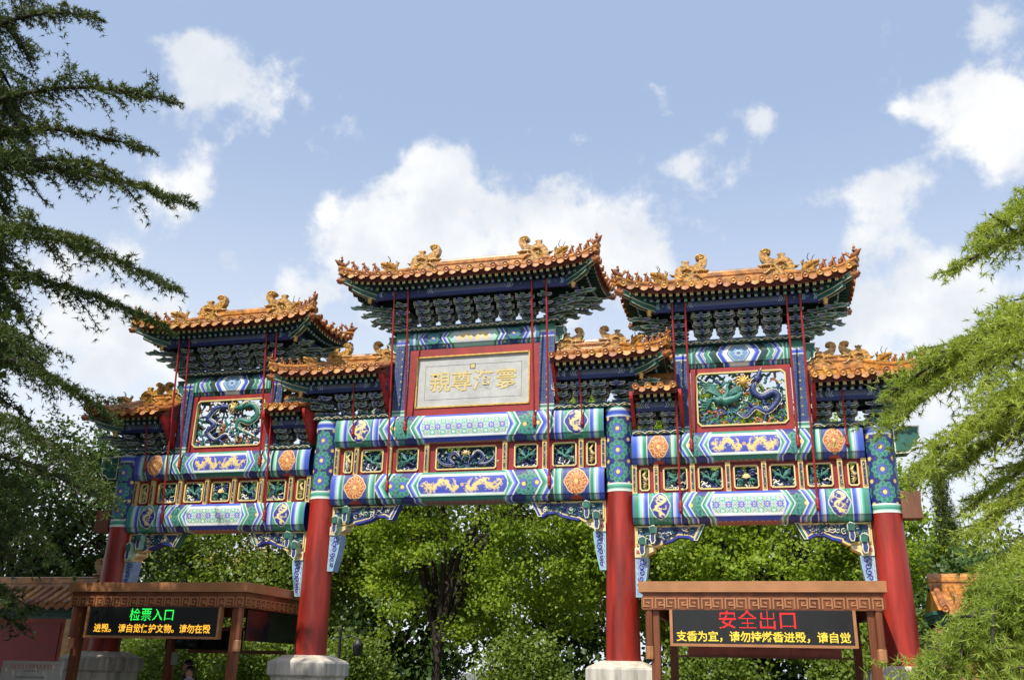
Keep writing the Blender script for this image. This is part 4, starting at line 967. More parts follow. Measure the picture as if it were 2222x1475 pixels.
            # corner beam with white-edged snout, dragon head and gold vase
            c0 = Vector((e - sg*.62, sy*(yo - .42), ze - .20)); c1 = Vector((e + sg*.0, sy*(yo - .0), ze + lift - .155)); q = MB()
            u = (c1 - c0); q.sweep([c0, c0 + u*.5 + Vector((0, 0, -.015)), c1], [(-.045, -.05), (.045, -.05), (.045, .05), (-.045, .05)], 0)
            q.sweep([c0 + Vector((0, 0, -.10)), c0 + u*.45 + Vector((0, 0, -.115)), c0 + u*.74 + Vector((0, 0, -.09))], [(-.045, -.05), (.045, -.05), (.045, .05), (-.045, .05)], 0)
            for o2 in (-.046, .046):
                sd_ = Vector((-hd.y, hd.x, 0))*o2
                for dz in (-.05, .05): q.tube([c0 + sd_ + Vector((0, 0, dz)), c0 + u*.5 + sd_ + Vector((0, 0, dz - .015)), c1 + sd_ + Vector((0, 0, dz))], .008, 4, 1)
                for dz in (-.15, -.05): q.tube([c0 + sd_ + Vector((0, 0, dz)), c0 + u*.45 + sd_ + Vector((0, 0, dz - .015)), c0 + u*.74 + sd_ + Vector((0, 0, dz + .01))], .008, 4, 1)
            cbm = q.build('corner_beam', [GREEN, EDGE], R)
            q = MB(); q.tube([c1 - hd*.02 + Vector((0, 0, -.01)), c1 + hd*.07 + Vector((0, 0, -.02)), c1 + hd*.13 + Vector((0, 0, .01))], [.065, .07, .04], 7, 0); q.tube([c1 + hd*.05 + Vector((0, 0, -.06)), c1 + hd*.12 + Vector((0, 0, -.06))], [.03, .018], 6, 0)
            for s2 in (-1, 1): q.ball(tuple(c1 + hd*.06 + Vector((-hd.y, hd.x, 0))*s2*.05 + Vector((0, 0, .035))), .022, 6, 4, 0)
            q.build('beam_dragon_head', [BROWNGL], cbm if False else R)
            q = MB(); vb = c0 + u*.22; q.lathe([(.03, -.29), (.045, -.27), (.03, -.25), (.05, -.22), (.052, -.18), (.03, -.155)], (vb.x, vb.y, vb.z + .02), 10, 0); q.build('gold_vase', [GOLD], R)
    # eave boards, rafters and painted purlin
    def eave_strip(name, off, z0, z1, mt, m2=None):
        q = MB()
        for sy in (-1, 1):
            v = []; xx = [x for x in xs if ea + (off if ha else 0) - 1e-6 <= x <= eb - (off if hb else 0) + 1e-6]; xx = [ea + (off if ha else 0)] + xx + [eb - (off if hb else 0)]
            for x in xx:
                for (dy, dz) in ((0, z1), (0, z0), (.035, z0), (.035, z1)): v.append((x, sy*(yo - off - dy), ze + lf(x) + dz))
            q.add(v, [(4*i + j, 4*i + 4 + j, 4*i + 4 + (j + 1) % 4, 4*i + (j + 1) % 4) for i in range(len(xx) - 1) for j in range(4)], 0)
        for sg in ends:
            v = []; yy = np.linspace(-yo + off, yo - off, 11); e = eb if sg > 0 else ea
            for y in yy:
                for (dx, dz) in ((0, z1), (0, z0), (.035, z0), (.035, z1)): v.append((e - sg*(off + dx), y, ze + ls(y) + dz))
            q.add(v, [(4*i + j, 4*i + 4 + j, 4*i + 4 + (j + 1) % 4, 4*i + (j + 1) % 4) for i in range(len(yy) - 1) for j in range(4)], 0)
        q.build(name, [mt], R)
    eave_strip('eave_board', .025, -.115, -.04, EAVE); eave_strip('rafter_board', .25, -.145, -.115, EAVE)
    def rafters(line, nrm):
        for i, (p, lft) in enumerate(line):
            nv = Vector(nrm); sx = Vector((-nv.y, nv.x, 0)); pz = p + Vector((0, 0, lft))
            q = MB(); h = .036; c0 = pz - nv*.045 + Vector((0, 0, -.145)); c1 = pz - nv*.36 + Vector((0, 0, -.10))
            v = [c + sx*a + Vector((0, 0, e)) for c in (c0, c1) for a, e in ((-h, -h), (h, -h), (h, h), (-h, h))]; k = .74
            v += [c0 + sx*a*k + Vector((0, 0, e*k)) + nv*.002 for a, e in ((-h, -h), (h, -h), (h, h), (-h, h))] + [c0 + sx*a*.25 + Vector((0, 0, e*.25)) + nv*.003 for a, e in ((-h, -h), (h, -h), (h, h), (-h, h))]
            f = [(0, 1, 5, 4), (1, 2, 6, 5), (2, 3, 7, 6), (3, 0, 4, 7), (0, 1, 9, 8), (1, 2, 10, 9), (2, 3, 11, 10), (3, 0, 8, 11), (8, 9, 13, 12), (9, 10, 14, 13), (10, 11, 15, 14), (11, 8, 12, 15), (12, 13, 14, 15)]
            q.add(v, f, [0, 0, 0, 0, 0, 0, 0, 0, 1, 1, 1, 1, 0]); q.build('square_rafter', [DGREEN, GOLD], R)
            q = MB(); d0 = pz - nv*.245 + Vector((0, 0, -.185)); d1 = pz - nv*.62 + Vector((0, 0, -.13)); q.tube([d1, d0], .034, 7, 0, False); dirv = (d0 - d1).normalized()
            q.lathe([(.036, 0), (.034, .012), (.022, .028), (0, .034)], d0, 8, 1, tuple(dirv)); q.build('round_rafter', [DGREEN, PBLUE if i % 2 else PGREEN], R)
    k = int(round((eb - ea - .3)/rsp))
    rafters([(Vector((ea + .15 + (eb - ea - .3)*i/k, -yo, ze)), lf(ea + .15 + (eb - ea - .3)*i/k)) for i in range(k + 1)], (0, -1, 0))
    for sg in ends:
        k = int(round((2*yo - .3)/rsp)); rafters([(Vector((eb if sg > 0 else ea, -yo + .15 + (2*yo - .3)*i/k, ze)), ls(-yo + .15 + (2*yo - .3)*i/k)) for i in range(k + 1)], (sg, 0, 0))
    p0, p1 = ea + (.46 if ha else 0), eb - (.46 if hb else 0); yp = yo - .36
    strip_obj('painted_purlin', p0, p1, -yp, ze - .30, ze - .175, paint_purlin, R, thick=.06)
    q = MB(); q.box(p0, p1, -yp - .012, -yp + .06, ze - .36, ze - .302); q.box(p0, p1, yp - .06, yp + .012, ze - .36, ze - .175)
    for sg in ends:
        xx = (p1 if sg > 0 else p0); q.box(min(xx, xx - sg*.06), max(xx, xx - sg*.06), -yp, yp, ze - .36, ze - .175)
    q.build('eave_beam', [DNAVY], R)
    q = MB(); q.box(p0 + .05, p1 - .05, -.07, .07, ze - .36, zr - .06); q.build('roof_core', [DGREEN], R)
    return R
# centre main roof, side main roofs, lower roofs
ZC, ZS = 9.165, 8.465
CX = .09                                    # the raised middle part sits a little off the axis of the columns
_n0 = len(arch.children)
CW = 1.52                                   # centre line of the short posts of the middle bay
roof(-1.30, 1.30, -2.62, 2.62, .95, ZC, 9.63, .14).location.x = CX
SW = 1.03
for sg in (-1, 1):
    c = sg*SIDE; roof(c - .93, c + .93, c - 2.08, c + 2.08, .90, ZS, 8.87, .13)
    # roofs between the middle and side bays
    a, b, e = 1.71 + sg*CX, 3.02, 3.98
    if sg > 0: roof(a, b, a, e, .80, 7.28, 7.62, .08, drag=.8, inner=-1)
    else: roof(-b, -a, -e, -a, .80, 7.28, 7.62, .08, drag=.8, inner=1)
    # outermost roofs
    a, b, e = SIDE + 1.22, SIDE + 1.22 + .95, 8.28
    if sg > 0: roof(a, b, a, e, .78, 6.63, 7.00, .08, drag=.8, inner=-1)
    else: roof(-b, -a, -e, -a, .78, 6.63, 7.00, .08, drag=.8, inner=1)
    # little roofs tucked between column and panel
    a, b = 3.36, 4.16
    roof(*sorted((sg*a, sg*b)), *sorted((sg*a, sg*b)), .70, 6.60, 6.84, 0., figs=0, drag=.7)

# ---- bracket sets and their plates
def shifted(fn):
    k = set(arch.children); fn()
    for o in set(arch.children) - k: o.location.x += CX
shifted(lambda: (plate(-1.78, 1.78, 8.20), brackets(-CW, CW, 8.30, .50, .50, .94, ('corner', 'corner'), 4, .42)))
plate(1.78, 3.25, 6.40); plate(-3.25, -1.62, 6.40)
brackets(1.90, 3.02, 6.50, .42, .40, .72, ('set', 'corner'), 3, .40); brackets(-3.02, -1.90, 6.50, .42, .40, .72, ('corner', 'set'), 3, .40)
for sg in (-1, 1):
    c = sg*SIDE; plate(c - 1.30, c + 1.30, 7.52); brackets(c - SW - .04, c + SW + .04, 7.62, .50, .48, .82, ('corner', 'corner'), 4, .42)
    a, b = SIDE + 1.18, HB + .2
    plate(*sorted((sg*a, sg*b)), 5.83)
    if sg > 0: brackets(a + .22, HB - .02, 5.93, .36, .38, .58, ('set', 'corner'), 3, .40)
    else: brackets(-HB + .02, -a - .22, 5.93, .36, .38, .58, ('corner', 'set'), 3, .40)
    a, b = sorted((sg*3.28, sg*4.22)); plate(a, b, 5.83); brackets(a + .24, b - .24, 5.93, .34, .34, .3, ('set', 'set'), 3, .40)

# ---- short posts, panels and painted small beams of the raised middle parts
def short_post(x, z0, z1, w=.15):
    o = painted_box('short_post', x - w, x + w, -.165, .165, z0, z1, paint_post, arch)
def fist(x, sg, z):
    q = MB(); pr = [(0, -.20), (.07, -.18), (.10, -.13), (.16, -.12), (.17, -.04), (.22, 0), (.18, .08), (.20, .17), (0, .17)]
    q.prism([(x + sg*p[0], z + p[1]) for p in (pr if sg > 0 else pr[::-1])], -.12, .12, 'y', 0, .016, 1, 0, True); q.build('beam_end', [GREEN, EDGE], arch)
for sg in (-1, 1):
    shifted(lambda: (short_post(sg*1.525, 6.41, 8.20), fist(sg*1.675, sg, 7.98)))
for sg in (-1, 1):
    for s2 in (-1, 1): x = sg*SIDE + s2*(SW + .03); short_post(x, 5.84, 7.52, .13); fist(x + s2*.13, s2, 7.30)
shifted(lambda: beam('small_beam', -1.375, 1.375, 8.20, .39, 'C', None, arch, 21, -.15, .15, .011))
for sg in (-1, 1): beam('small_beam', sg*SIDE - .93, sg*SIDE + .93, 7.52, .45, 'S', None, arch, 31 + sg, -.15, .15, .011)
# name board
q = MB(); holed(q, -1.375, 1.375, 6.40, 7.815, -1.20, 1.17, 6.575, 7.655, .001, -.13, -.05); nb = q.build('name_board', [REDD], arch); nb.location.x = CX
q = MB(); rim(q, -1.205, 1.175, 6.57, 7.66, -.15, -.09, .028, .002); q.build('board_rim', [GOLD], nb)
q = MB(); q.box(-1.18, 1.15, -.105, -.06, 6.59, 7.64); q.build('board_face', [PLAQUE], nb)
q = MB()
for (a, b, c_, d_) in ((-1.02, 1.00, 6.745, 6.750), (-1.02, 1.00, 7.455, 7.460), (-1.02, -1.015, 6.745, 7.46), (.995, 1.00, 6.745, 7.46)): q.box(a, b, -.1075, -.104, c_, d_)
q.build('board_line', [INKD], nb)
for ch, x in (('親', -.70), ('尊', -.245), ('海', .215), ('寰', .685)):
    me = text_mesh(ch, .46, .005, .0015); me.materials.clear(); me.materials.append(CHARG); link('character', me, nb, (x, -.112, 7.085))
q = MB(); q.box(-.075, .055 - .02, -.110, -.105, 7.36, 7.47, 0); q.box(-.062, .022, -.1125, -.1095, 7.373, 7.457, 1); sl = q.build('board_seal', [INKD, CHARG], nb)
# pierced dragon and phoenix panels of the side bays
for sg in (-1, 1):
    c = sg*SIDE; q = MB(); holed(q, c - .905, c + .905, 5.835, 7.075, c - .80, c + .80, 5.97, 6.97, .07, -.13, -.05); pn = q.build('pierced_panel', [REDD], arch)
    q = MB(); rim(q, c - .815, c + .815, 5.955, 6.985, -.155, -.08, .028, .07); q.build('panel_rim', [CREAM], pn)
    q = MB(); clouds(q, c - .79, c + .79, 5.98, 6.96, -.04, 150, 50 + sg, [0, 0, 1, 2], .026, .19); clouds(q, c - .79, c + .79, 5.98, 6.35, -.07, 46, 60 + sg, [0, 1, 2], .024, .16)
    q.build('cloud_carving', [TEAL, NAVY, BROWNGL], pn, kind='stuff')
    q = MB()
    for k in range(11): a = 2*math.pi*k/11; q.tube([(c + .05, -.10, 6.80), (c + .05 + .10*math.cos(a), -.11, 6.80 + .11*math.sin(a)), (c + .05 + .16*math.cos(a + .3), -.10, 6.80 + .17*math.sin(a + .3))], [.03, .022, .006], 5, 0)
    q.ball((c + .05, -.12, 6.78), .075, 9, 7, 0); q.build('flaming_pearl', [GOLD], pn)
    if sg > 0:
        q = MB(); bird(q, c - .34, 6.58, 1.02, .88, -.10, 1, 0, 1); q.tube([(c - .40, -.10, 6.5), (c - .30, -.11, 6.42), (c - .10, -.11, 6.47), (c + .02, -.10, 6.58)], [.06, .095, .075, .03], 8, 0); q.build('phoenix_carving', [TEAL, EDGE], pn)
        q = MB(); serpent(q, [(c + .30, 6.82), (c + .22, 6.62), (c + .36, 6.48), (c + .58, 6.56), (c + .66, 6.42), (c + .45, 6.20), (c + .25, 6.28), (c + .05, 6.12), (c - .12, 6.24)], .068, -.10, 0, 1); q.build('dragon_carving', [NAVY, EDGE], pn)
    else:
        q = MB(); serpent(q, [(c - .18, 6.82), (c - .36, 6.80), (c - .50, 6.58), (c - .34, 6.44), (c - .50, 6.28), (c - .28, 6.10), (c - .06, 6.22), (c + .06, 6.10)], .068, -.10, 0, 1); q.build('dragon_carving', [NAVY, EDGE], pn)
        q = MB(); serpent(q, [(c + .26, 6.80), (c + .52, 6.84), (c + .66, 6.62), (c + .50, 6.46), (c + .26, 6.52), (c + .20, 6.36), (c + .44, 6.24), (c + .66, 6.14)], .068, -.10, 0, 1); q.build('dragon_carving', [TEAL, EDGE], pn)
# red scalloped boards closing the ends of the lower roofs
def side_board(x, z0, z1, y1, y0=-.16):
    n = 5; pts = [(.14, z1), (-y1, z1)]; 
    for i in range(n):
        t0, t1 = i/n, (i + 1)/n; ya = -y1 + (y1 + y0)*t0; yb = -y1 + (y1 + y0)*t1; za = z1 - .12 - (z1 - .12 - z0)*t0; zb = z1 - .12 - (z1 - .12 - z0)*t1
        pts += [(ya, za + (za - zb)*.35), (ya + .02, za - (za - zb)*.20), ((ya + yb)/2 + .02, (za + zb)/2 - (za - zb)*.12), (yb - .005, zb + (za - zb)*.05)]
    pts += [(y0, z0), (.14, z0)]
    q = MB(); q.prism([(p[0], p[1]) for p in pts], x - .03, x + .03, 'x', 0, .0); q.build('side_board', [REDB], arch)
for sg in (-1, 1):
    side_board(sg*1.755 + CX, 6.49, 7.24, .74); side_board(sg*(SIDE + 1.255), 5.92, 6.59, .72)
    side_board(sg*3.315, 5.92, 6.56, .64); side_board(sg*4.205 - sg*.0, 5.92, 6.56, .64)
# ---- red tie rods from the eaves to the beams
def rod(x0, y0, z0, x1, y1, z1, r=.020):
    q = MB(); q.tube([(x0, y0, z0), (x1, y1, z1)], r, 8, 0); o = q.build('tie_rod', [RODM], arch)
    h = MB(); h.lathe([(r*1.7, -.10), (r*1.7, .02), (r*1.2, .04)], (x1, y1, z1 + .03), 8, 0); h.tube([(x1, y1, z1 - .06), (x1, y1 - .02, z1 - .11), (x1 + .01, y1 + .02, z1 - .14), (x1 + .05, y1 + .08, z1 - .13)], [.024, .028, .024, .02], 7, 0); h.ball((x1 + .0, y1 - .0, z1 - .10), .036, 7, 5, 0); h.build('rod_hook', [RODM], o)
for sg in (-1, 1):
    rod(sg*1.60 + CX, -.64, ZC - .20, sg*1.62 + CX, -.31, 5.02); rod(sg*1.30 + CX, -.64, ZC - .20, sg*1.32 + CX, -.31, 6.20)
    for s2 in (-1, 1):
        c = sg*SIDE; rod(c + s2*1.16, -.60, ZS - .20, c + s2*1.17, -.31, 4.50); rod(c + s2*.92, -.60, ZS - .20, c + s2*.93, -.31, 5.62)
    rod(sg*2.32, -.52, 7.10, sg*2.34, -.31, 6.17, .014); rod(sg*7.02, -.50, 6.45, sg*7.04, -.31, 5.60, .014)
# ------------------------------------------------------------------ ticket booths
def meander(w, h):
    """one pair of key-fret hooks as raised bars"""
    b = MB(); t = h*.13; d = .012
    def bar(x0, x1, z0, z1): b.box(x0*w, x1*w, -d, .0, z0*h, z1*h)
    for s in (0, 1):
        f = (lambda x: x) if not s else (lambda x: 1 - x)
        def B(x0, x1, z0, z1): a, c_ = sorted((f(x0), f(x1))); bar(a, c_, z0, z1)
        B(.02, .46, .86, .99); B(.02, .08, .14, .86) if not s else B(.02, .08, .0, .86); B(.08, .30, .14, .27) if not s else B(.08, .30, .27, .40)
        B(.24, .30, .40, .62); B(.16, .24, .50, .62); B(.40, .46, .0, .86)
    return b.mesh('meander_key', [BRONZEL])
M_KEY = meander(.36, .165)
def led_mesh(body, size, pitch, off):
    me = text_mesh(body, size, off, 0.); me.calc_loop_triangles(); co = np.array([v.co for v in me.vertices])[:, [0, 2]]; tri = np.array([t.vertices for t in me.loop_triangles]); pts = set()
    for t in tri:
        A, B, C = co[t]; lo = np.floor(np.minimum(np.minimum(A, B), C)/pitch).astype(int); hi = np.ceil(np.maximum(np.maximum(A, B), C)/pitch).astype(int); den = (B[1] - C[1])*(A[0] - C[0]) + (C[0] - B[0])*(A[1] - C[1])
        if abs(den) < 1e-12: continue
        for i in range(lo[0], hi[0] + 1):
            for j in range(lo[1], hi[1] + 1):
                x, z = i*pitch, j*pitch; u = ((B[1] - C[1])*(x - C[0]) + (C[0] - B[0])*(z - C[1]))/den; v = ((C[1] - A[1])*(x - C[0]) + (A[0] - C[0])*(z - C[1]))/den
                if u >= -.001 and v >= -.001 and u + v <= 1.001: pts.add((i, j))
    b = MB(); s = pitch*.38
    for i, j in pts: x, z = i*pitch, j*pitch; b.add([(x - s, 0, z - s), (x + s, 0, z - s), (x + s, 0, z + s), (x - s, 0, z + s)], [(0, 1, 2, 3)])
    bpy.data.meshes.remove(me); return b.mesh('led_text', [])
def booth(cx, label, texts, group, back):
    w, y0, y1 = 1.87, -1.80, 1.60; r = empty('ticket_booth', (cx, 0, 0), label, 'booth', group)
    b = MB(); b.box(-w, w, y0, y1, 2.87, 3.035, 0); b.box(-w + .06, w - .06, y0 + .06, y1 - .06, 2.80, 2.87, 1); rf = b.build('booth_roof', [BRONZEL, BRONZE], r)
    f = MB()
    for (a, b_, c_, d_) in ((-w + .05, w - .05, y0 + .04, y0 + .12), (-w + .05, w - .05, y1 - .12, y1 - .04), (-w + .05, -w + .13, y0 + .12, y1 - .12), (w - .13, w - .05, y0 + .12, y1 - .12)): f.box(a, b_, c_, d_, 2.60, 2.805)
    fz = f.build('frieze', [BRONZE], r)
    n = 10; kw = (2*w - .12)/n
    for i in range(n): o = link('meander_key', M_KEY, fz, (-w + .06 + i*kw, y0 + .04, 2.62)); o.scale = (kw/.36, 1, 1)
    for sg in (-1, 1):
        m = int((y1 - y0 - .1)/kw)
        for i in range(m):
            o = link('meander_key', M_KEY, fz, (sg*(w - .05), y0 + .06 + (i if sg > 0 else i + 1)*kw, 2.62)); o.rotation_euler = (0, 0, sg*math.pi/2); o.scale = (kw/.36, 1, 1)
    for sx in (-1, 1):
        for yy in (y0 + .18, y1 - .18):
            p = MB(); x = sx*(w - .24); p.box(x - .07, x + .07, yy - .07, yy + .07, 0, 2.60, 0)
            for q in (-.045, .045): p.box(x + q - .012, x + q + .012, yy - .078, yy - .068, .1, 2.59, 0)
            p.build('post', [BRONZE], r)
        p = MB(); x = sx*(w - .15); yy = y0 + .11; k = 8
        p.lathe([(.068, 1.86), (.072, 1.90), (.072, 2.04), (.066, 2.05)], (x, yy, 0), 8, 1, smooth=False); p.lathe([(.062, 2.05), (.062, 2.60)], (x, yy, 0), 8, 0, smooth=False); p.lathe([(.069, 2.055), (.069, 2.085)], (x, yy, 0), 8, 0, smooth=False)
        p.build('pendant_post', [BRONZE, BRONZEL], r)
    # screen
    sx0, sx1, sz0, sz1, sy = -1.36, 1.36, 2.075, 2.60, y0 + .03
    s = MB(); s.box(sx0, sx1, sy, sy + .10, sz0, sz1); sc = s.build('display_screen', [BLACK], r)
    q = MB(); 
    for (a, b_, c_, d_) in ((sx0 - .03, sx0 + .015, sz0 - .02, sz1), (sx1 - .015, sx1 + .03, sz0 - .02, sz1), (sx0 + .015, sx1 - .015, sz0 - .02, sz0 + .02)): q.box(a, b_, sy - .03, sy + .08, c_, d_)
    q.build('screen_frame', [BRONZEL], sc)
    for body, size, x, z, mt, off in texts:
        me = led_mesh(body, size, size/(22. if size > .2 else 26.), off); me.materials.append(mt); link('led_text', me, sc, (x, sy - .004, z), kind='stuff')
    back(r, w, y0, y1)
    return r
def blurred_print(n, size, seed):
    """a row of print too small to read: a few ink strokes for each character"""
    r = np.random.default_rng(seed); b = MB(); w = size*1.05
    for i in range(n):
        x = (i - (n - 1)/2)*w
        for k in range(4):
            z = (k - 1.5)*size*.22; a = size*r.uniform(.18, .42); o_ = r.uniform(-.06, .06)*size; b.box(x - a + o_, x + a + o_, -.0005, .0005, z - size*.045, z + size*.045)
        o_ = r.uniform(-.25, .25)*size; b.box(x + o_ - size*.04, x + o_ + size*.04, -.0008, .0003, -size*.42, size*.42)
    return b.mesh('printed_line', [])
def back_left(r, w, y0, y1):
    g_ = MB(); g_.box(w - .21, w - .18, y0 + .42, y1 - .4, 2.05, 2.595); g_.build('side_panel', [DARK], r)
    for x in (-1.0,):
        p = MB(); p.box(x - .06, x + .06, .35, .47, 0, 2.6); p.build('inner_post', [BRONZE], r)
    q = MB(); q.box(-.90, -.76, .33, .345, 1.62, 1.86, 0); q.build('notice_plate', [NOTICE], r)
    q = MB(); q.box(-.9, 1.3, .9, 1.0, 1.86, 1.93); q.box(-.9, 1.3, .9, 1.0, 2.3, 2.38); q.build('window_rail', [BROWNW], r)
    q = MB(); q.box(-1.5, .30, .96, .97, 1.93, 2.30); q.build('window_pane', [DARK], r)
def back_right(r, w, y0, y1):
    q = MB(); q.box(-1.28, 1.28, .28, .33, 1.965, 2.16, 0); bd = q.build('red_banner_board', [PLASTER], r)
    t = MB()
    for x in (-.43, .45): t.box(x - .003, x + .003, .277, .281, 1.97, 2.155)
    t.build('board_joint', [INKD], bd)
    for n_, x, z in ((6, -.20, 2.10), (13, .88, 2.09)):
        me = blurred_print(n_, .04, n_); me.materials.append(REDD); link('printed_line', me, bd, (x, .276, z), kind='stuff')
    q = MB(); q.box(-1.5, 1.5, .25, .30, 2.16, 2.20); q.box(-1.5, 1.5, .24, .31, 1.935, 1.965); q.build('board_rail', [BROWNW], bd)
booth(-SIDE - .03, 'bronze-clad ticket booth whose screen shows green lettering, under the shade of the dark cedar', [('检票入口', .235, -.02, 2.45, LEDG, .0), ('进殿。 请自觉保护文物。请勿在殿', .158, .0, 2.215, LEDY, .003)], 'ticket booths under the archway', back_left)
booth(SIDE + .1, 'bronze-clad ticket booth whose screen shows red lettering, in full sun', [('安全出口', .30, -.05, 2.435, LEDR, .0), ('支香为宜，请勿持燃香进殿，请自觉', .162, .0, 2.195, LEDY2, .003)], 'ticket booths under the archway', back_right)

# ------------------------------------------------------------------ notice board, lamp, walls
nb_ = empty('notice_board', (-7.0, -2.6, 0), 'white notice board with red heading standing beside the booth with green lettering', 'sign')
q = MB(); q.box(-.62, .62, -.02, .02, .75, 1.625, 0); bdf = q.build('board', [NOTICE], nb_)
for n_, size, z, mt in ((12, .072, 1.545, INKR), (7, .042, 1.46, INKD), (14, .04, 1.36, INKD), (15, .04, 1.27, INKD)):
    me = blurred_print(n_, size, n_); me.materials.append(mt); link('printed_line', me, bdf, (0, -.0225, z), kind='stuff')
q = MB(); q.box(-.50, .50, -.0225, -.0205, 1.495, 1.50); q.build('heading_rule', [INKR], bdf)
for x in (-.5, .5):
    q = MB(); q.tube([(x, .04, 0), (x, .04, 1.6)], .025, 8, 0); q.build('leg', [GREYB], nb_)
lp = empty('lamp_post', (-6.05, 8, 0), 'slim black lamp post with hanging lantern behind the archway', 'lamp')
q = MB(); q.lathe([(.09, 0), (.09, .3), (.045, .4), (.04, 2.6), (.06, 2.65), (.02, 2.75), (0, 2.8)], (0, 0, 0), 10, 0); q.build('pole', [GREYB], lp)
q = MB(); q.tube([(0, 0, 2.35), (.3, 0, 2.5), (.55, 0, 2.42)], .02, 6, 0); q.build('arm', [GREYB], lp)
q = MB(); q.lathe([(.02, .0), (.06, -.04), (.17, -.16), (.15, -.2), (.13, -.42), (.05, -.46)], (.55, 0, 2.42), 8, 0); q.build('lantern', [GREYB], lp)
def garden_wall(xs, sg, label):
    """plaster wall with a tiled roof that starts beside the outer column and runs outward"""
    r = empty('garden_wall', (sg*xs, .9, 0), label, 'wall'); L = 9.0; X = lambda a: sg*a
    q = MB(); x0, x1 = sorted((X(.1), X(L))); q.box(x0, x1, -.35, .35, 0, 2.62); q.build('wall_body', [PLASTER], r)
    q = MB(); 
    for i in range(4): zz = 2.50 + i*.06; q.box(x0 - .02*i, x1 + .02*i, -.36 - .06*i, .36 + .06*i, zz, zz + .058)
    q.build('corbel', [GREEN], r)
    q = MB(); q.prism([(-.78, 2.74), (.78, 2.74), (.10, 3.14), (-.10, 3.14)], x0, x1, 'x', 0); q.build('roof_slope', [TILE], r)
    mt = None; n = int(L/.24)
    for i in range(n):
        x = X(.2 + i*.24)
        if mt is None:
            t = MB(); pts = [Vector((0, -.80 + .70*k/4, 2.765 + .40*(k/4)**1.15)) for k in range(5)]; t.tube(pts, .055, 8, 0, False); disc(t, pts[0] + Vector((0, -.012, 0)), (0, -1, -.1), .064)
            t.lathe([(.022, -.02), (.024, 0), (.018, .016), (0, .024)], (0, -.68, 2.88), 8, 0)
            mt = t.mesh('round_tile', [TILE]); t = MB(); nn = 9; v = []
            for off in (0, .02):
                for k in range(nn): s_ = -1 + 2*k/(nn - 1); v.append((s_*.10, -.79 + off, 2.745 + .02*s_*s_))
                for k in range(nn): s_ = -1 + 2*k/(nn - 1); v.append((s_*.10, -.80 + off, 2.735 - .085*max(0, 1 - abs(s_)**1.7)))
            t.add(v, [(k, k + 1, nn + k + 1, nn + k) for k in range(nn - 1)] + [(2*nn + k, 3*nn + k, 3*nn + k + 1, 2*nn + k + 1) for k in range(nn - 1)], 0); md = t.mesh('drip_tile', [DRIP])
        link('round_tile', mt, r, (x, 0, 0)); link('drip_tile', md, r, (x + .12, 0, 0))
    q = MB(); q.sweep([(x0, 0, 3.2), (x1, 0, 3.2)], [(a*1.1, b_*1.1) for a, b_ in RIDGE_PROF], 0); q.build('wall_ridge', [RIDGE], r)
    if sg < 0: o = link('ridge_dragon', M_DRAG[1.], r, (X(.30), 0, 3.40)); o.rotation_euler = (0, 0, math.pi)
    q = MB(); a, b_ = sorted((X(.62), X(.86))); q.box(a, b_, -.385, -.34, 0, 2.49); q.build('glazed_strip', [YGLAZE], r)
    q = MB(); a, b_ = sorted((X(.98), X(L - .3))); q.box(a, b_, -.372, -.34, .5, 2.40); pn = q.build('wall_panel', [REDD], r)
    q = MB(); c = MB()
    for (cx, cz) in ((1.35, 1.62),):
        for k in range(9): a = rad(-10 + 22*k); c.tube([(X(cx), -.38, cz), (X(cx) + sg*.20*math.cos(a), -.39, cz + .13*math.sin(a)), (X(cx) + sg*.30*math.cos(a + .2), -.385, cz + .19*math.sin(a + .2))], [.03, .028, .008], 5, 0)
        c.tube([(X(cx - .25), -.385, cz - .12), (X(cx), -.39, cz - .04), (X(cx + .3), -.385, cz + .02), (X(cx + .5), -.385, cz + .16)], [.02, .03, .025, .012], 6, 0)
    if sg > 0: c.build('glazed_ornament', [YGLAZE], pn)
garden_wall(8.15, 1, 'red plaster wall with yellow glazed strip and tiled roof behind the bright cedar')
garden_wall(8.15, -1, 'red plaster wall with tiled roof in the shade behind the dark cedar')

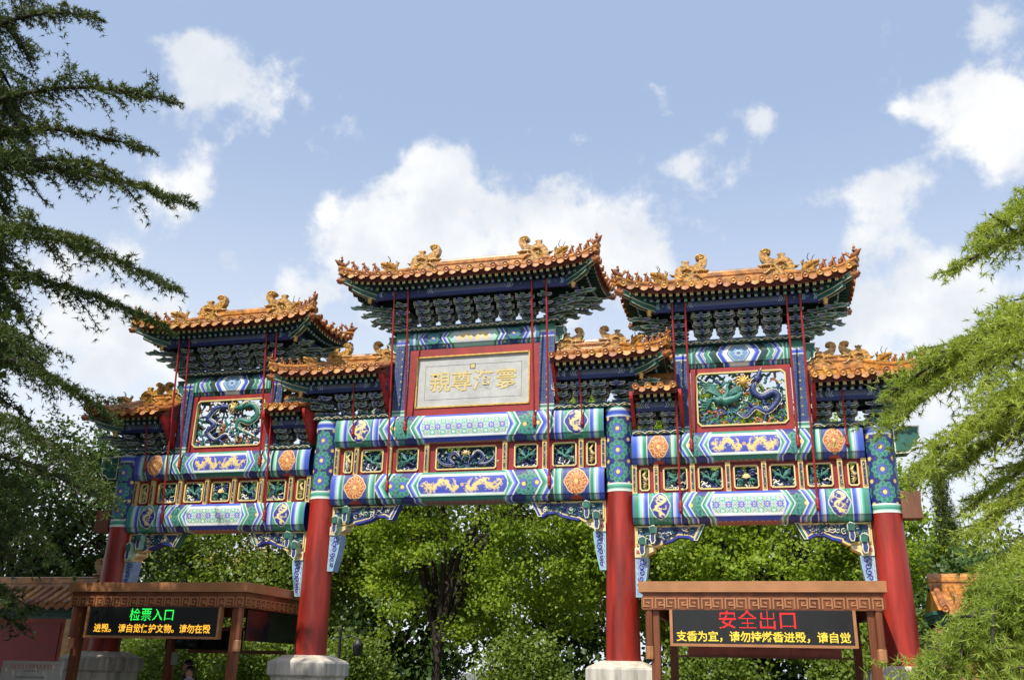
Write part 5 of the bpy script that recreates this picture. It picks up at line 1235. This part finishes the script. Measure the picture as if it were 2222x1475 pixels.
# ------------------------------------------------------------------ people waiting inside the left booth
def person(loc, ang, h, shirt, label, hairlen, seed):
    r = empty('person', loc, label, 'person', 'people inside the booth with green lettering'); r.rotation_euler = (0, 0, ang); k = h/1.70
    # one continuous body: lofted rings of the torso with limbs grown by the skin modifier
    V = [(0, 0, .93), (0, 0, 1.10), (0, .01, 1.28), (0, .01, 1.40), (0, 0, 1.46), (0, -.01, 1.52),
         (-.17, .01, 1.37), (-.23, .0, 1.13), (-.22, -.10, .90), (-.20, -.14, .80), (.17, .01, 1.37), (.23, 0, 1.13), (.20, -.14, .98), (.12, -.25, 1.02),
         (-.09, 0, .88), (-.10, -.02, .48), (-.10, .02, .08), (-.10, -.12, .03), (.09, 0, .88), (.10, -.04, .48), (.10, .0, .08), (.10, -.14, .03)]
    E = [(0, 1), (1, 2), (2, 3), (3, 4), (4, 5), (3, 6), (6, 7), (7, 8), (8, 9), (3, 10), (10, 11), (11, 12), (12, 13), (0, 14), (14, 15), (15, 16), (16, 17), (0, 18), (18, 19), (19, 20), (20, 21)]
    Rr = [.15, .135, .15, .10, .055, .055, .062, .045, .036, .03, .062, .045, .036, .03, .085, .058, .042, .035, .085, .058, .042, .035]
    me = bpy.data.meshes.new('body'); me.from_pydata([tuple(c*k for c in v) for v in V], E, []); o = link('body', me, r); me.materials.append(shirt)
    sk = o.modifiers.new('skin', 'SKIN'); 
    for i, sv in enumerate(me.skin_vertices[0].data): sv.radius = (Rr[i]*k*(1.15 if i < 4 else 1), Rr[i]*k*(.8 if i < 4 else 1)); sv.use_root = (i == 0)
    o.modifiers.new('sub', 'SUBSURF').levels = 2; o.modifiers['sub'].render_levels = 2
    hd = MB(); n = 16; 
    def ringhead(z, rx, ry, y): return [(rx*math.cos(2*math.pi*j/n), y + ry*math.sin(2*math.pi*j/n), z) for j in range(n)]
    lv = [(1.475, .045, .045, .005), (1.495, .055, .065, -.012), (1.52, .062, .082, -.012), (1.55, .070, .090, -.006), (1.585, .075, .094, 0), (1.62, .077, .095, .003), (1.655, .070, .085, .006), (1.68, .052, .062, .008), (1.695, .02, .025, .008)]
    v = [p for z, a, b_, y in lv for p in ringhead(z, a, b_, y)]
    hd.add([tuple(c*k for c in p) for p in v], [(i*n + j, i*n + (j + 1) % n, (i + 1)*n + (j + 1) % n, (i + 1)*n + j) for i in range(len(lv) - 1) for j in range(n)], 0, True)
    hd.tube([(0, .0, 1.40*k), (0, -.0, 1.50*k)], .05*k, 10, 0)
    hd.tube([(0, -.088*k, 1.60*k), (0, -.108*k, 1.565*k), (0, -.092*k, 1.552*k)], [.010*k, .016*k, .010*k], 6, 0)
    for s in (-1, 1): hd.ball((s*.032*k, -.084*k, 1.597*k), .011*k, 7, 5, 1); hd.tube([(s*.018*k, -.091*k, 1.617*k), (s*.05*k, -.082*k, 1.617*k)], .005*k, 4, 1); hd.ball((s*.078*k, .005*k, 1.585*k), .022*k, 6, 4, 0, (.4, .8, 1.2))
    hd.tube([(-.022*k, -.086*k, 1.528*k), (0, -.092*k, 1.530*k), (.022*k, -.086*k, 1.528*k)], .007*k, 5, 2)
    hd.build('head', [SKIN, HAIR, INKR], r)
    ha = MB(); lv2 = [(1.60 - hairlen, .080, .055, .055), (1.60, .084, .085, .025), (1.635, .086, .098, .010), (1.665, .078, .095, .006), (1.695, .056, .070, .008), (1.712, .02, .026, .01)]
    v = [p for z, a, b_, y in lv2 for p in ringhead(z, a, b_, y)]; ha.add([tuple(c*k for c in p) for p in v], [(i*n + j, i*n + (j + 1) % n, (i + 1)*n + (j + 1) % n, (i + 1)*n + j) for i in range(len(lv2) - 1) for j in range(n)], 0, True)
    ha.build('hair', [HAIR], r)
    t = MB()
    for s in (-1, 1): t.tube([(s*.09*k, 0, .93*k), (s*.10*k, -.01*k, .5*k), (s*.10*k, .01*k, .10*k)], [.105*k, .08*k, .065*k], 10, 0)
    t.build('trousers', [TROUS], r)
    for s, (hx, hy, hz) in ((-1, (-.20, -.14, .80)), (1, (.12, -.25, 1.02))):
        f = MB(); f.ball((hx*k, hy*k, hz*k), .036*k, 8, 5, 0, (.8, .6, 1.2))
        for q in range(4): f.tube([(hx*k + (q - 1.5)*.016*k, hy*k, (hz - .03)*k), (hx*k + (q - 1.5)*.018*k, (hy - .012)*k, (hz - .07)*k), (hx*k + (q - 1.5)*.017*k, (hy - .03)*k, (hz - .095 + .006*abs(q - 1))*k)], [.009*k, .008*k, .006*k], 5, 0)
        f.tube([(hx*k - s*.02*k, hy*k, hz*k), (hx*k - s*.05*k, (hy - .02)*k, (hz - .03)*k), (hx*k - s*.05*k, (hy - .04)*k, (hz - .06)*k)], [.011*k, .009*k, .007*k], 5, 0); f.build('hand', [SKIN], r)
person((-6.08, .75, 0), rad(-60), 1.72, SHIRTD, 'person with short black hair in a dark top, seen from the side', .0, 1)
person((-5.83, .45, 0), rad(-25), 1.60, SHIRT, 'person with black hair in a pale lilac shirt, in front of another', .05, 2)
# ------------------------------------------------------------------ trees
def tri_mesh(name, verts, m, parent, quads=None, **kw):
    me = bpy.data.meshes.new(name); n = len(verts)
    if quads is None:
        me.vertices.add(n); me.vertices.foreach_set('co', np.asarray(verts, np.float32).ravel()); k = n//3
        me.loops.add(n); me.loops.foreach_set('vertex_index', np.arange(n, dtype=np.int32)); me.polygons.add(k)
        me.polygons.foreach_set('loop_start', np.arange(0, n, 3, dtype=np.int32)); me.polygons.foreach_set('loop_total', np.full(k, 3, np.int32))
    else:
        me.vertices.add(n); me.vertices.foreach_set('co', np.asarray(verts, np.float32).ravel()); k = n//4
        me.loops.add(n); me.loops.foreach_set('vertex_index', np.arange(n, dtype=np.int32)); me.polygons.add(k)
        me.polygons.foreach_set('loop_start', np.arange(0, n, 4, dtype=np.int32)); me.polygons.foreach_set('loop_total', np.full(k, 4, np.int32))
    me.materials.append(m); me.update(); me.validate(); return link(name, me, parent, **kw)
def unit(a): return a/(np.linalg.norm(a, axis=-1, keepdims=True) + 1e-9)
def leaves(C, size, r, up=.75, aspect=.8):
    """diamond leaves round the given centres"""
    n = len(C); nr = unit(r.normal(size=(n, 3)) + np.array([-.15, -.45, up])); a = unit(np.cross(nr, r.normal(size=(n, 3)))); b = np.cross(nr, a); s = size*r.uniform(.65, 1.3, (n, 1))
    fold = nr*s*.12
    q = np.stack([C - a*s*.5, C + b*s*aspect*.5 + fold, C + a*s*.5, C - b*s*aspect*.5 + fold], 1); return q.reshape(-1, 3)
def broadleaf(name, label, base, fork, cen, radii, nclump, nleaf, size, m, seed, limbs=7, tr=.22, group=None, flowers=0, spread=.42, gap=.0, nlimbclump=None, open_=0.):
    r = np.random.default_rng(seed); o = empty(name, base, label, 'tree', group); base = np.array(base, float); cen = np.array(cen, float) - base; radii = np.array(radii, float); fork = np.array(fork, float) - base
    d = unit(r.normal(size=(nclump, 3))); rad_ = r.uniform(.35, 1., (nclump, 1))**.55; P = cen + d*rad_*radii; P[:, 2] = np.maximum(P[:, 2], .5)
    P += r.normal(size=P.shape)*.25
    if open_: P = P[~((P[:, 1] < .6) & (np.abs(P[:, 0] - fork[0] - .12*(P[:, 2] - 2)) < .55 + .28*np.abs(P[:, 2] - 2)) & (P[:, 2] < open_) & (r.random(len(P)) < .55))]; nclump = len(P)
    b = MB(); b.tube([(0, 0, -.05), tuple(fork*.5 + r.normal(size=3)*np.array([.05, .05, 0])), tuple(fork)], [tr*1.35, tr*1.05, tr*.95], 10, 0)
    ang = np.linspace(0, 2*math.pi, limbs, endpoint=False) + r.uniform(0, 1); tips = []
    for a in ang:
        e = cen + radii*np.array([.62*math.cos(a), .62*math.sin(a), r.uniform(.15, .75)]); m1 = fork*.62 + e*.38 + np.array([0, 0, .12*radii[2]]) + r.normal(size=3)*.12; m2 = fork*.28 + e*.72 + r.normal(size=3)*.15
        b.tube([tuple(fork - np.array([0, 0, .05])), tuple(m1), tuple(m2), tuple(e)], [tr*.62, tr*.42, tr*.26, tr*.08], 7, 0); tips += [m1, m2, e, (m1 + m2)/2]
    tips = np.array(tips)
    for p in P[:: max(1, len(P)//(nlimbclump or 90))]:
        k = np.argmin(((tips - p)**2).sum(1)); q = tips[k]; b.tube([tuple(q), tuple((q + p)/2 + r.normal(size=3)*.12), tuple(p)], [tr*.14, tr*.09, tr*.03], 5, 0)
    b.build('trunk', [BARK], o)
    per = nleaf//max(1, nclump); C = np.repeat(P, per, 0) + r.normal(size=(nclump*per, 3))*np.array([spread, spread, spread*.62])
    tri_mesh('crown', leaves(C, size, r), m, o, quads=1)
    if flowers:
        F = P[r.choice(len(P), flowers)] + np.array([0, -.55, .35]); C = np.repeat(F, 26, 0) + r.normal(size=(flowers*26, 3))*np.array([.16, .16, .24]); tri_mesh('blossom', leaves(C, size*.55, r), FLOWER, o, quads=1, kind='stuff')
    return o
def needles(C, D, k, L, W, r, spread=.45):
    """tufts: k thin needles round the direction D at each centre"""
    n = len(C); C = np.repeat(C, k, 0); D = np.repeat(D, k, 0); d = unit(D*spread + r.normal(size=(n*k, 3))*.62); s = unit(np.cross(d, r.normal(size=(n*k, 3)))); l = L*r.uniform(.6, 1.2, (n*k, 1))
    return np.stack([C - s*W*.5, C + s*W*.5, C + d*l], 1).reshape(-1, 3)
def bough(r, p0, p1, sag, width, dens, tuft, drop):
    """one flat layered bough from p0 to p1: returns twig polylines, tuft centres and directions"""
    p0, p1 = np.array(p0, float), np.array(p1, float); L = np.linalg.norm(p1 - p0); ax = unit(p1 - p0); side = unit(np.cross(ax, [0, 0, 1.])); n = max(6, int(L*dens))
    t = np.linspace(0, 1, 12)[:, None]; main = p0 + (p1 - p0)*t + np.array([0, 0, 1.])*sag*np.sin(math.pi*t**.8)*.8 - np.array([0, 0, 1.])*drop*t**3
    Cs, Ds, tw = [], [], []; ph = r.uniform(0, 6)
    for i in range(n):
        f = .10 + .90*(i + r.uniform(0, 1))/n; k = min(int(f*11), 10); q = main[k] + (main[k + 1] - main[k])*(f*11 - k)
        for sg in (-1, 1):
            ln = width*(.30 + .75*math.sin(math.pi*min(1, f*.80 + .16)))*r.uniform(.30, 1.25)*(.75 + .45*math.sin(17*f + ph + sg))
            if f > .93: ln *= .6
            ln = max(ln, .12); dr = unit(side*sg*r.uniform(.3, 1.) + ax*r.uniform(.3, 1.2) + np.array([0, 0, r.uniform(-.25, .42)])); m = max(3, int(ln/tuft)); u = np.linspace(.06, 1, m)[:, None]
            pts = q + dr*ln*u + np.array([0, 0, -1.])*(ln*.34*u**2.1)*r.uniform(.3, 1.5); tw.append(np.vstack([q[None], pts]))
            tg = unit(np.gradient(np.vstack([q[None], pts]), axis=0))[1:]
            Cs.append(pts + r.normal(size=pts.shape)*.012); Ds.append(tg)
            # hanging side sprigs
            for j in range(1, m, 1 if m < 9 else 2):
                ln2 = ln*r.uniform(.16, .38); d2 = unit(tg[j] + unit(np.cross(tg[j], [0, 0, 1.]))*r.choice([-1, 1])*r.uniform(.5, 1.2) + np.array([0, 0, r.uniform(-.6, .25)])); m2 = max(2, int(ln2/tuft)); u2 = np.linspace(.15, 1, m2)[:, None]
                p2 = pts[j] + d2*ln2*u2 + np.array([0, 0, -1.])*(ln2*.30*u2**2); Cs.append(p2); Ds.append(np.repeat(d2[None], m2, 0))
    return main, tw, np.vstack(Cs), np.vstack(Ds)
def cedar(name, label, base, height, boughs, m, seed, tuft, nk, nl, nw, tr=.24, lean=(0, 0)):
    r = np.random.default_rng(seed); o = empty(name, base, label, 'tree'); B = np.array(base, float)
    b = MB(); b.tube([(lean[0]*z/height, lean[1]*z/height, z) for z in np.linspace(-.05, height, 9)], list(np.linspace(tr*1.2, .03, 9)), 10, 0)
    C, D = [], []
    for (p0, p1, sag, wd, dens, drop) in boughs:
        main, tw, c, d = bough(r, np.array(p0) - B, np.array(p1) - B, sag, wd, dens, tuft, drop)
        b.tube([tuple(p) for p in main], list(np.linspace(.055, .008, 12)), 5, 0)
        for t in tw[::3]: b.tube([tuple(p) for p in t[:: max(1, len(t)//3)]], [.009]*len(t[:: max(1, len(t)//3)]), 3, 0)
        C.append(c); D.append(d)
    b.build('trunk', [BARK], o); C = np.vstack(C); D = np.vstack(D)
    tri_mesh('crown', needles(C, D, nk, nl, nw, r), m, o); pass
    return o
# big dark cedar in front of the left bay: its trunk stands outside the picture
LT = np.array([-6.5, -7.2, 0.]); bl = []
rr_ = np.random.default_rng(5)
def tip(x, y, z): return (x, y, z)
for (x, y, z, z0, wd, sag, drop) in ((-3.9, -7.4, 11.3, 11.2, .55, .15, .35), (-2.6, -7.0, 9.95, 9.6, .75, .35, .45), (-3.2, -6.6, 9.3, 9.3, .6, .2, .3), (-1.9, -7.2, 7.95, 8.9, .70, .10, .30), (-3.0, -7.6, 8.4, 8.5, .6, .2, .3),
        (-2.05, -7.0, 6.80, 7.9, .85, .15, .35), (-3.1, -7.5, 7.3, 7.6, .7, .15, .3), (-2.4, -6.6, 6.40, 7.2, .8, .12, .35), (-3.3, -7.6, 5.75, 6.5, .8, .10, .35), (-2.9, -6.4, 5.25, 6.1, .85, .10, .4), (-3.5, -7.8, 4.6, 5.3, .8, .1, .4),
        (-2.15, -7.1, 4.05, 4.9, .95, .45, .55), (-3.2, -6.5, 3.3, 4.2, .8, .25, .5), (-3.4, -7.5, 2.6, 3.4, .8, .2, .5), (-4.2, -7.0, 1.9, 2.6, .7, .1, .4)):
    bl.append(((LT[0], LT[1], z0), (x - (.30 if z < 6 else .0), y, z), sag, wd*.74, 13., drop))
for z in np.arange(2.2, 12.6, .55):
    for k in range(4):
        a = rr_.uniform(.55, 5.0); L = 3.4*(1 - (z - 2)/14)*rr_.uniform(.75, 1.1)
        bl.append(((LT[0], LT[1], z), (LT[0] + L*math.cos(a), LT[1] + L*math.sin(a), z - .55*rr_.uniform(.2, 1.4)),   .2, .75, 7., .3))
for z in np.arange(1.8, 12.4, .42):
    for k in range(2):
        a = rr_.uniform(-1.5, .75); L = 2.1*(1 - (z - 2)/17)*rr_.uniform(.6, 1.1); bl.append(((LT[0], LT[1], z + .3), (LT[0] + L*math.cos(a), LT[1] + L*math.sin(a), z - .4*rr_.uniform(.2, 1.4)), .2, .5, 10., .3))
cedar('cedar_tree', 'tall dark cedar with long layered drooping boughs in front of the booth with green lettering', tuple(LT), 13.2, bl, CEDARD, 11, .066, 8, .085, .0150, .26)
LT2 = np.array([-9.4, -4.9, 0.]); bl = []
for z in np.arange(2.0, 13.5, .36):
    for k in range(5):
        a = rr_.uniform(0, 6.28); L = 3.6*(1 - (z - 2)/14)*rr_.uniform(.75, 1.1); bl.append(((LT2[0], LT2[1], z), (LT2[0] + L*math.cos(a), LT2[1] + L*math.sin(a), z - .55*rr_.uniform(.2, 1.4)), .2, .8, 6., .3))
cedar('cedar_tree', 'second dark cedar further out that shades the tiled wall', tuple(LT2), 14., bl, CEDARD, 13, .11, 4, .12, .034, .26)
broadleaf('broadleaf_tree', 'dense dark tree added out of view to shade the tiled wall', (-13.6, -3.0, 0), (-13.5, -3.0, 3.0), (-13.0, -3.0, 8.0), (2.8, 2.4, 3.0), 300, 22000, .25, LEAFA, 27, limbs=7, tr=.25, spread=.40)  # unseen tree, added to keep the sun off the tiled wall
# bright cedar at the right, close to the photographer
RT = np.array([9.3, -9.7, 0.]); br_ = []
for (x, y, z, z0, wd, sag, drop) in ((7.05, -9.9, 4.85, 5.3, .36, .15, .20), (7.45, -9.4, 5.35, 5.7, .36, .15, .15), (6.45, -10.0, 3.75, 4.3, .52, .30, .35), (6.75, -9.6, 4.05, 4.3, .48, .25, .25), (6.60, -10.3, 3.30, 4.0, .48, .28, .35), (6.9, -9.2, 3.45, 3.9, .5, .2, .3),
        (6.85, -10.2, 2.85, 3.4, .44, .2, .3), (7.0, -9.5, 2.55, 3.1, .44, .15, .3), (6.20, -11.0, 1.88, 2.40, .46, .55, .46), (6.55, -11.4, 1.75, 2.30, .46, .52, .40), (6.75, -10.7, 2.02, 2.45, .46, .45, .36), (6.45, -11.1, 2.0, 2.5, .44, .45, .42), (6.4, -11.5, 1.55, 2.1, .42, .5, .42), (6.95, -9.3, 2.25, 2.7, .42, .35, .3), (7.15, -9.8, 2.4, 2.75, .42, .3, .3), (6.6, -9.9, 1.6, 2.2, .4, .4, .4), (6.85, -10.9, 1.45, 1.95, .38, .30, .35), (7.2, -10.2, 1.25, 1.8, .38, .25, .3)):
    br_.append(((RT[0], RT[1], z0), (x, y, z), sag, wd*1.25, 22., drop))
    for q in range(1): br_.append(((RT[0], RT[1], z0 + .15), (x + rr_.uniform(.0, .5), y + rr_.uniform(-.5, .5), z + rr_.uniform(-.1, .3)), sag, wd, 20., drop))
for z in np.arange(1.2, 3.0, .20):
    for k in range(2):
        a = rr_.uniform(2.2, 3.3); L = (2.3 - .12*z)*rr_.uniform(.62, 1.0); br_.append(((RT[0], RT[1], z + .45), (RT[0] + L*math.cos(a), RT[1] + L*math.sin(a), z - .1*rr_.uniform(.2, 1.4)), .3, .42, 13., .3))
for z in np.arange(1.3, 8.8, .9):
    for k in range(2):
        a = rr_.uniform(-1.6, 2.2); L = 2.4*(1 - (z - 1)/11)*rr_.uniform(.75, 1.1); br_.append(((RT[0], RT[1], z), (RT[0] + L*math.cos(a), RT[1] + L*math.sin(a), z - .4*rr_.uniform(.2, 1.4)), .2, .5, 6., .3))
cedar('cedar_tree', 'fresh green cedar with feathery arching boughs hanging before the outer column and red wall', tuple(RT), 9.6, br_, CEDARL, 12, .048, 10, .060, .0085, .2)
# ginkgo seen through the middle bay
broadleaf('ginkgo_tree', 'bright green ginkgo with forked trunk seen through the middle bay', (-4.3, 11.0, 0), (-4.2, 11.0, 2.3), (-2.9, 11.2, 6.6), (5.0, 3.0, 4.6), 560, 84000, .11, GINKGO, 21, limbs=10, tr=.20, spread=.27, nlimbclump=170, open_=6.)
broadleaf('broadleaf_tree', 'yellow-green tree behind the bay of the name board, beside the ginkgo', (2.6, 14.5, 0), (2.6, 14.5, 2.4), (2.2, 14.4, 7.0), (3.6, 2.6, 4.4), 300, 48000, .13, GINKGO, 22, limbs=7, tr=.25, spread=.28)
broadleaf('broadleaf_tree', 'broad green tree filling the view behind the booth with red lettering', (5.2, 11.5, 0), (5.2, 11.5, 2.2), (6.2, 11.8, 5.6), (3.9, 2.6, 3.9), 300, 56000, .12, GINKGO, 23, limbs=8, tr=.28, spread=.27, open_=4.)
broadleaf('broadleaf_tree', 'blossoming tree with pale yellow flower clusters behind the booth with green lettering', (-11.2, 12.5, 0), (-11.2, 12.5, 2.4), (-11.2, 12.5, 5.4), (4.6, 2.6, 3.0), 330, 42000, .14, LEAFB, 24, limbs=7, tr=.25, flowers=190, spread=.34)
broadleaf('broadleaf_tree', 'thin-leaved tree showing sky through its branches beside the shaded wall', (-14.0, 4.2, 0), (-14.0, 4.2, 2.4), (-12.6, 4.4, 5.0), (3.3, 1.6, 2.6), 230, 17000, .135, LEAFA, 25, limbs=9, tr=.20, spread=.34, nlimbclump=200)
broadleaf('broadleaf_tree', 'dark tree beyond the red wall behind the bright cedar', (11.2, 7.5, 0), (11.2, 7.5, 2.0), (11.0, 8.0, 2.9), (2.0, 1.6, 1.9), 150, 15000, .12, LEAFA, 26, limbs=6, tr=.18)
k_ = 0
DL = ['low dark tree far behind the thin-leaved tree', 'low light green tree behind the thin-leaved tree', 'dark green tree behind the blossoming tree', 'tall dark tree behind the ginkgo', 'tall dark tree behind the tree of the red-lettered booth', 'light green tree behind the slender conifer', 'low dark tree far behind the red wall of the bright cedar']
SL = ['leafy shrub below the blossoming tree', 'leafy shrub between the lamp post and the trunk of the ginkgo', 'leafy shrub in front of the ginkgo, before the dark hollow', 'leafy shrub behind the booth with red lettering', 'leafy shrub behind the outer column by the red wall', 'leafy shrub behind the shaded tiled wall']
for (x, y, h, rx, mt) in ((-24, 20, 2.6, 4.6, LEAFA), (-17.5, 22, 3.2, 4.0, LEAFB), (-9.6, 21, 5.6, 4.2, LEAFA), (-3.0, 22, 8.2, 4.4, LEAFA), (4.4, 22.5, 8.0, 4.6, LEAFA), (10.4, 21, 4.4, 4.0, LEAFB), (18, 20, 2.6, 4.0, LEAFA)):
    k_ += 1; broadleaf('distant_tree', DL[k_ - 1], (x, y, 0), (x, y, 1.8), (x, y, h*.82), (rx, 2.2, h*.86), 210, 12000, .29, mt, 40 + k_, limbs=6, tr=.2, group='trees in the row behind the archway', spread=.5)
# clipped shrubs at the foot of the trees
for i, (x, y, rx, h) in enumerate(((-9.2, 9.4, 1.9, 2.5), (-6.2, 9.2, 1.2, 2.3), (-1.1, 9.2, 1.4, 2.4), (3.9, 9.0, 1.5, 2.4), (7.9, 9.2, 1.5, 2.4), (-12.8, 9.6, 1.7, 2.5))):
    r = np.random.default_rng(70 + i); o = empty('shrub', (x, y, 0), SL[i], 'shrub', 'shrubs behind the archway')
    P = unit(r.normal(size=(130, 3)))*np.array([rx, .9, h*.55])*r.uniform(.5, 1., (130, 1)) + np.array([0, 0, h*.55]); P[:, 2] = np.abs(P[:, 2])
    C = np.repeat(P, 66, 0) + r.normal(size=(8580, 3))*.22; C[:, 2] = np.maximum(C[:, 2], .03); tri_mesh('foliage', leaves(C, .11, r), LEAFB, o, quads=1)
    b = MB()
    for q in range(7): e = P[q*9]; b.tube([(e[0]*.3, e[1]*.3, 0), tuple(e*.6 + np.array([0, 0, .1])), tuple(e)], [.03, .02, .008], 5, 0)
    b.build('stems', [BARK], o)
# slender conifer beyond the wall
def conifer(base, h, rb, label, seed):
    r = np.random.default_rng(seed); o = empty('juniper_tree', base, label, 'tree'); b = MB(); b.tube([(0, 0, 0), (0, 0, h*.5), (.05, 0, h)], [.1, .06, .01], 7, 0); n = 420; z = h*r.uniform(.18, 1., n); a = r.uniform(0, 6.28, n); q = rb*(1 - z/h)**.75*r.uniform(.3, 1.1, n) + .03
    P = np.stack([q*np.cos(a), q*np.sin(a), z], 1)
    for p in P[::6]: b.tube([(0, 0, p[2] - .2), tuple(p)], [.014, .005], 4, 0)
    b.build('trunk', [BARK], o); C = np.repeat(P, 22, 0) + r.normal(size=(n*22, 3))*np.array([.10, .10, .16]); tri_mesh('crown', needles(C, np.tile([0, 0, 1.], (len(C), 1)), 3, .12, .02, r), CEDARD, o)
conifer((10.6, 12, 0), 7.3, .75, 'slender dark conifer rising beyond the red wall', 91)
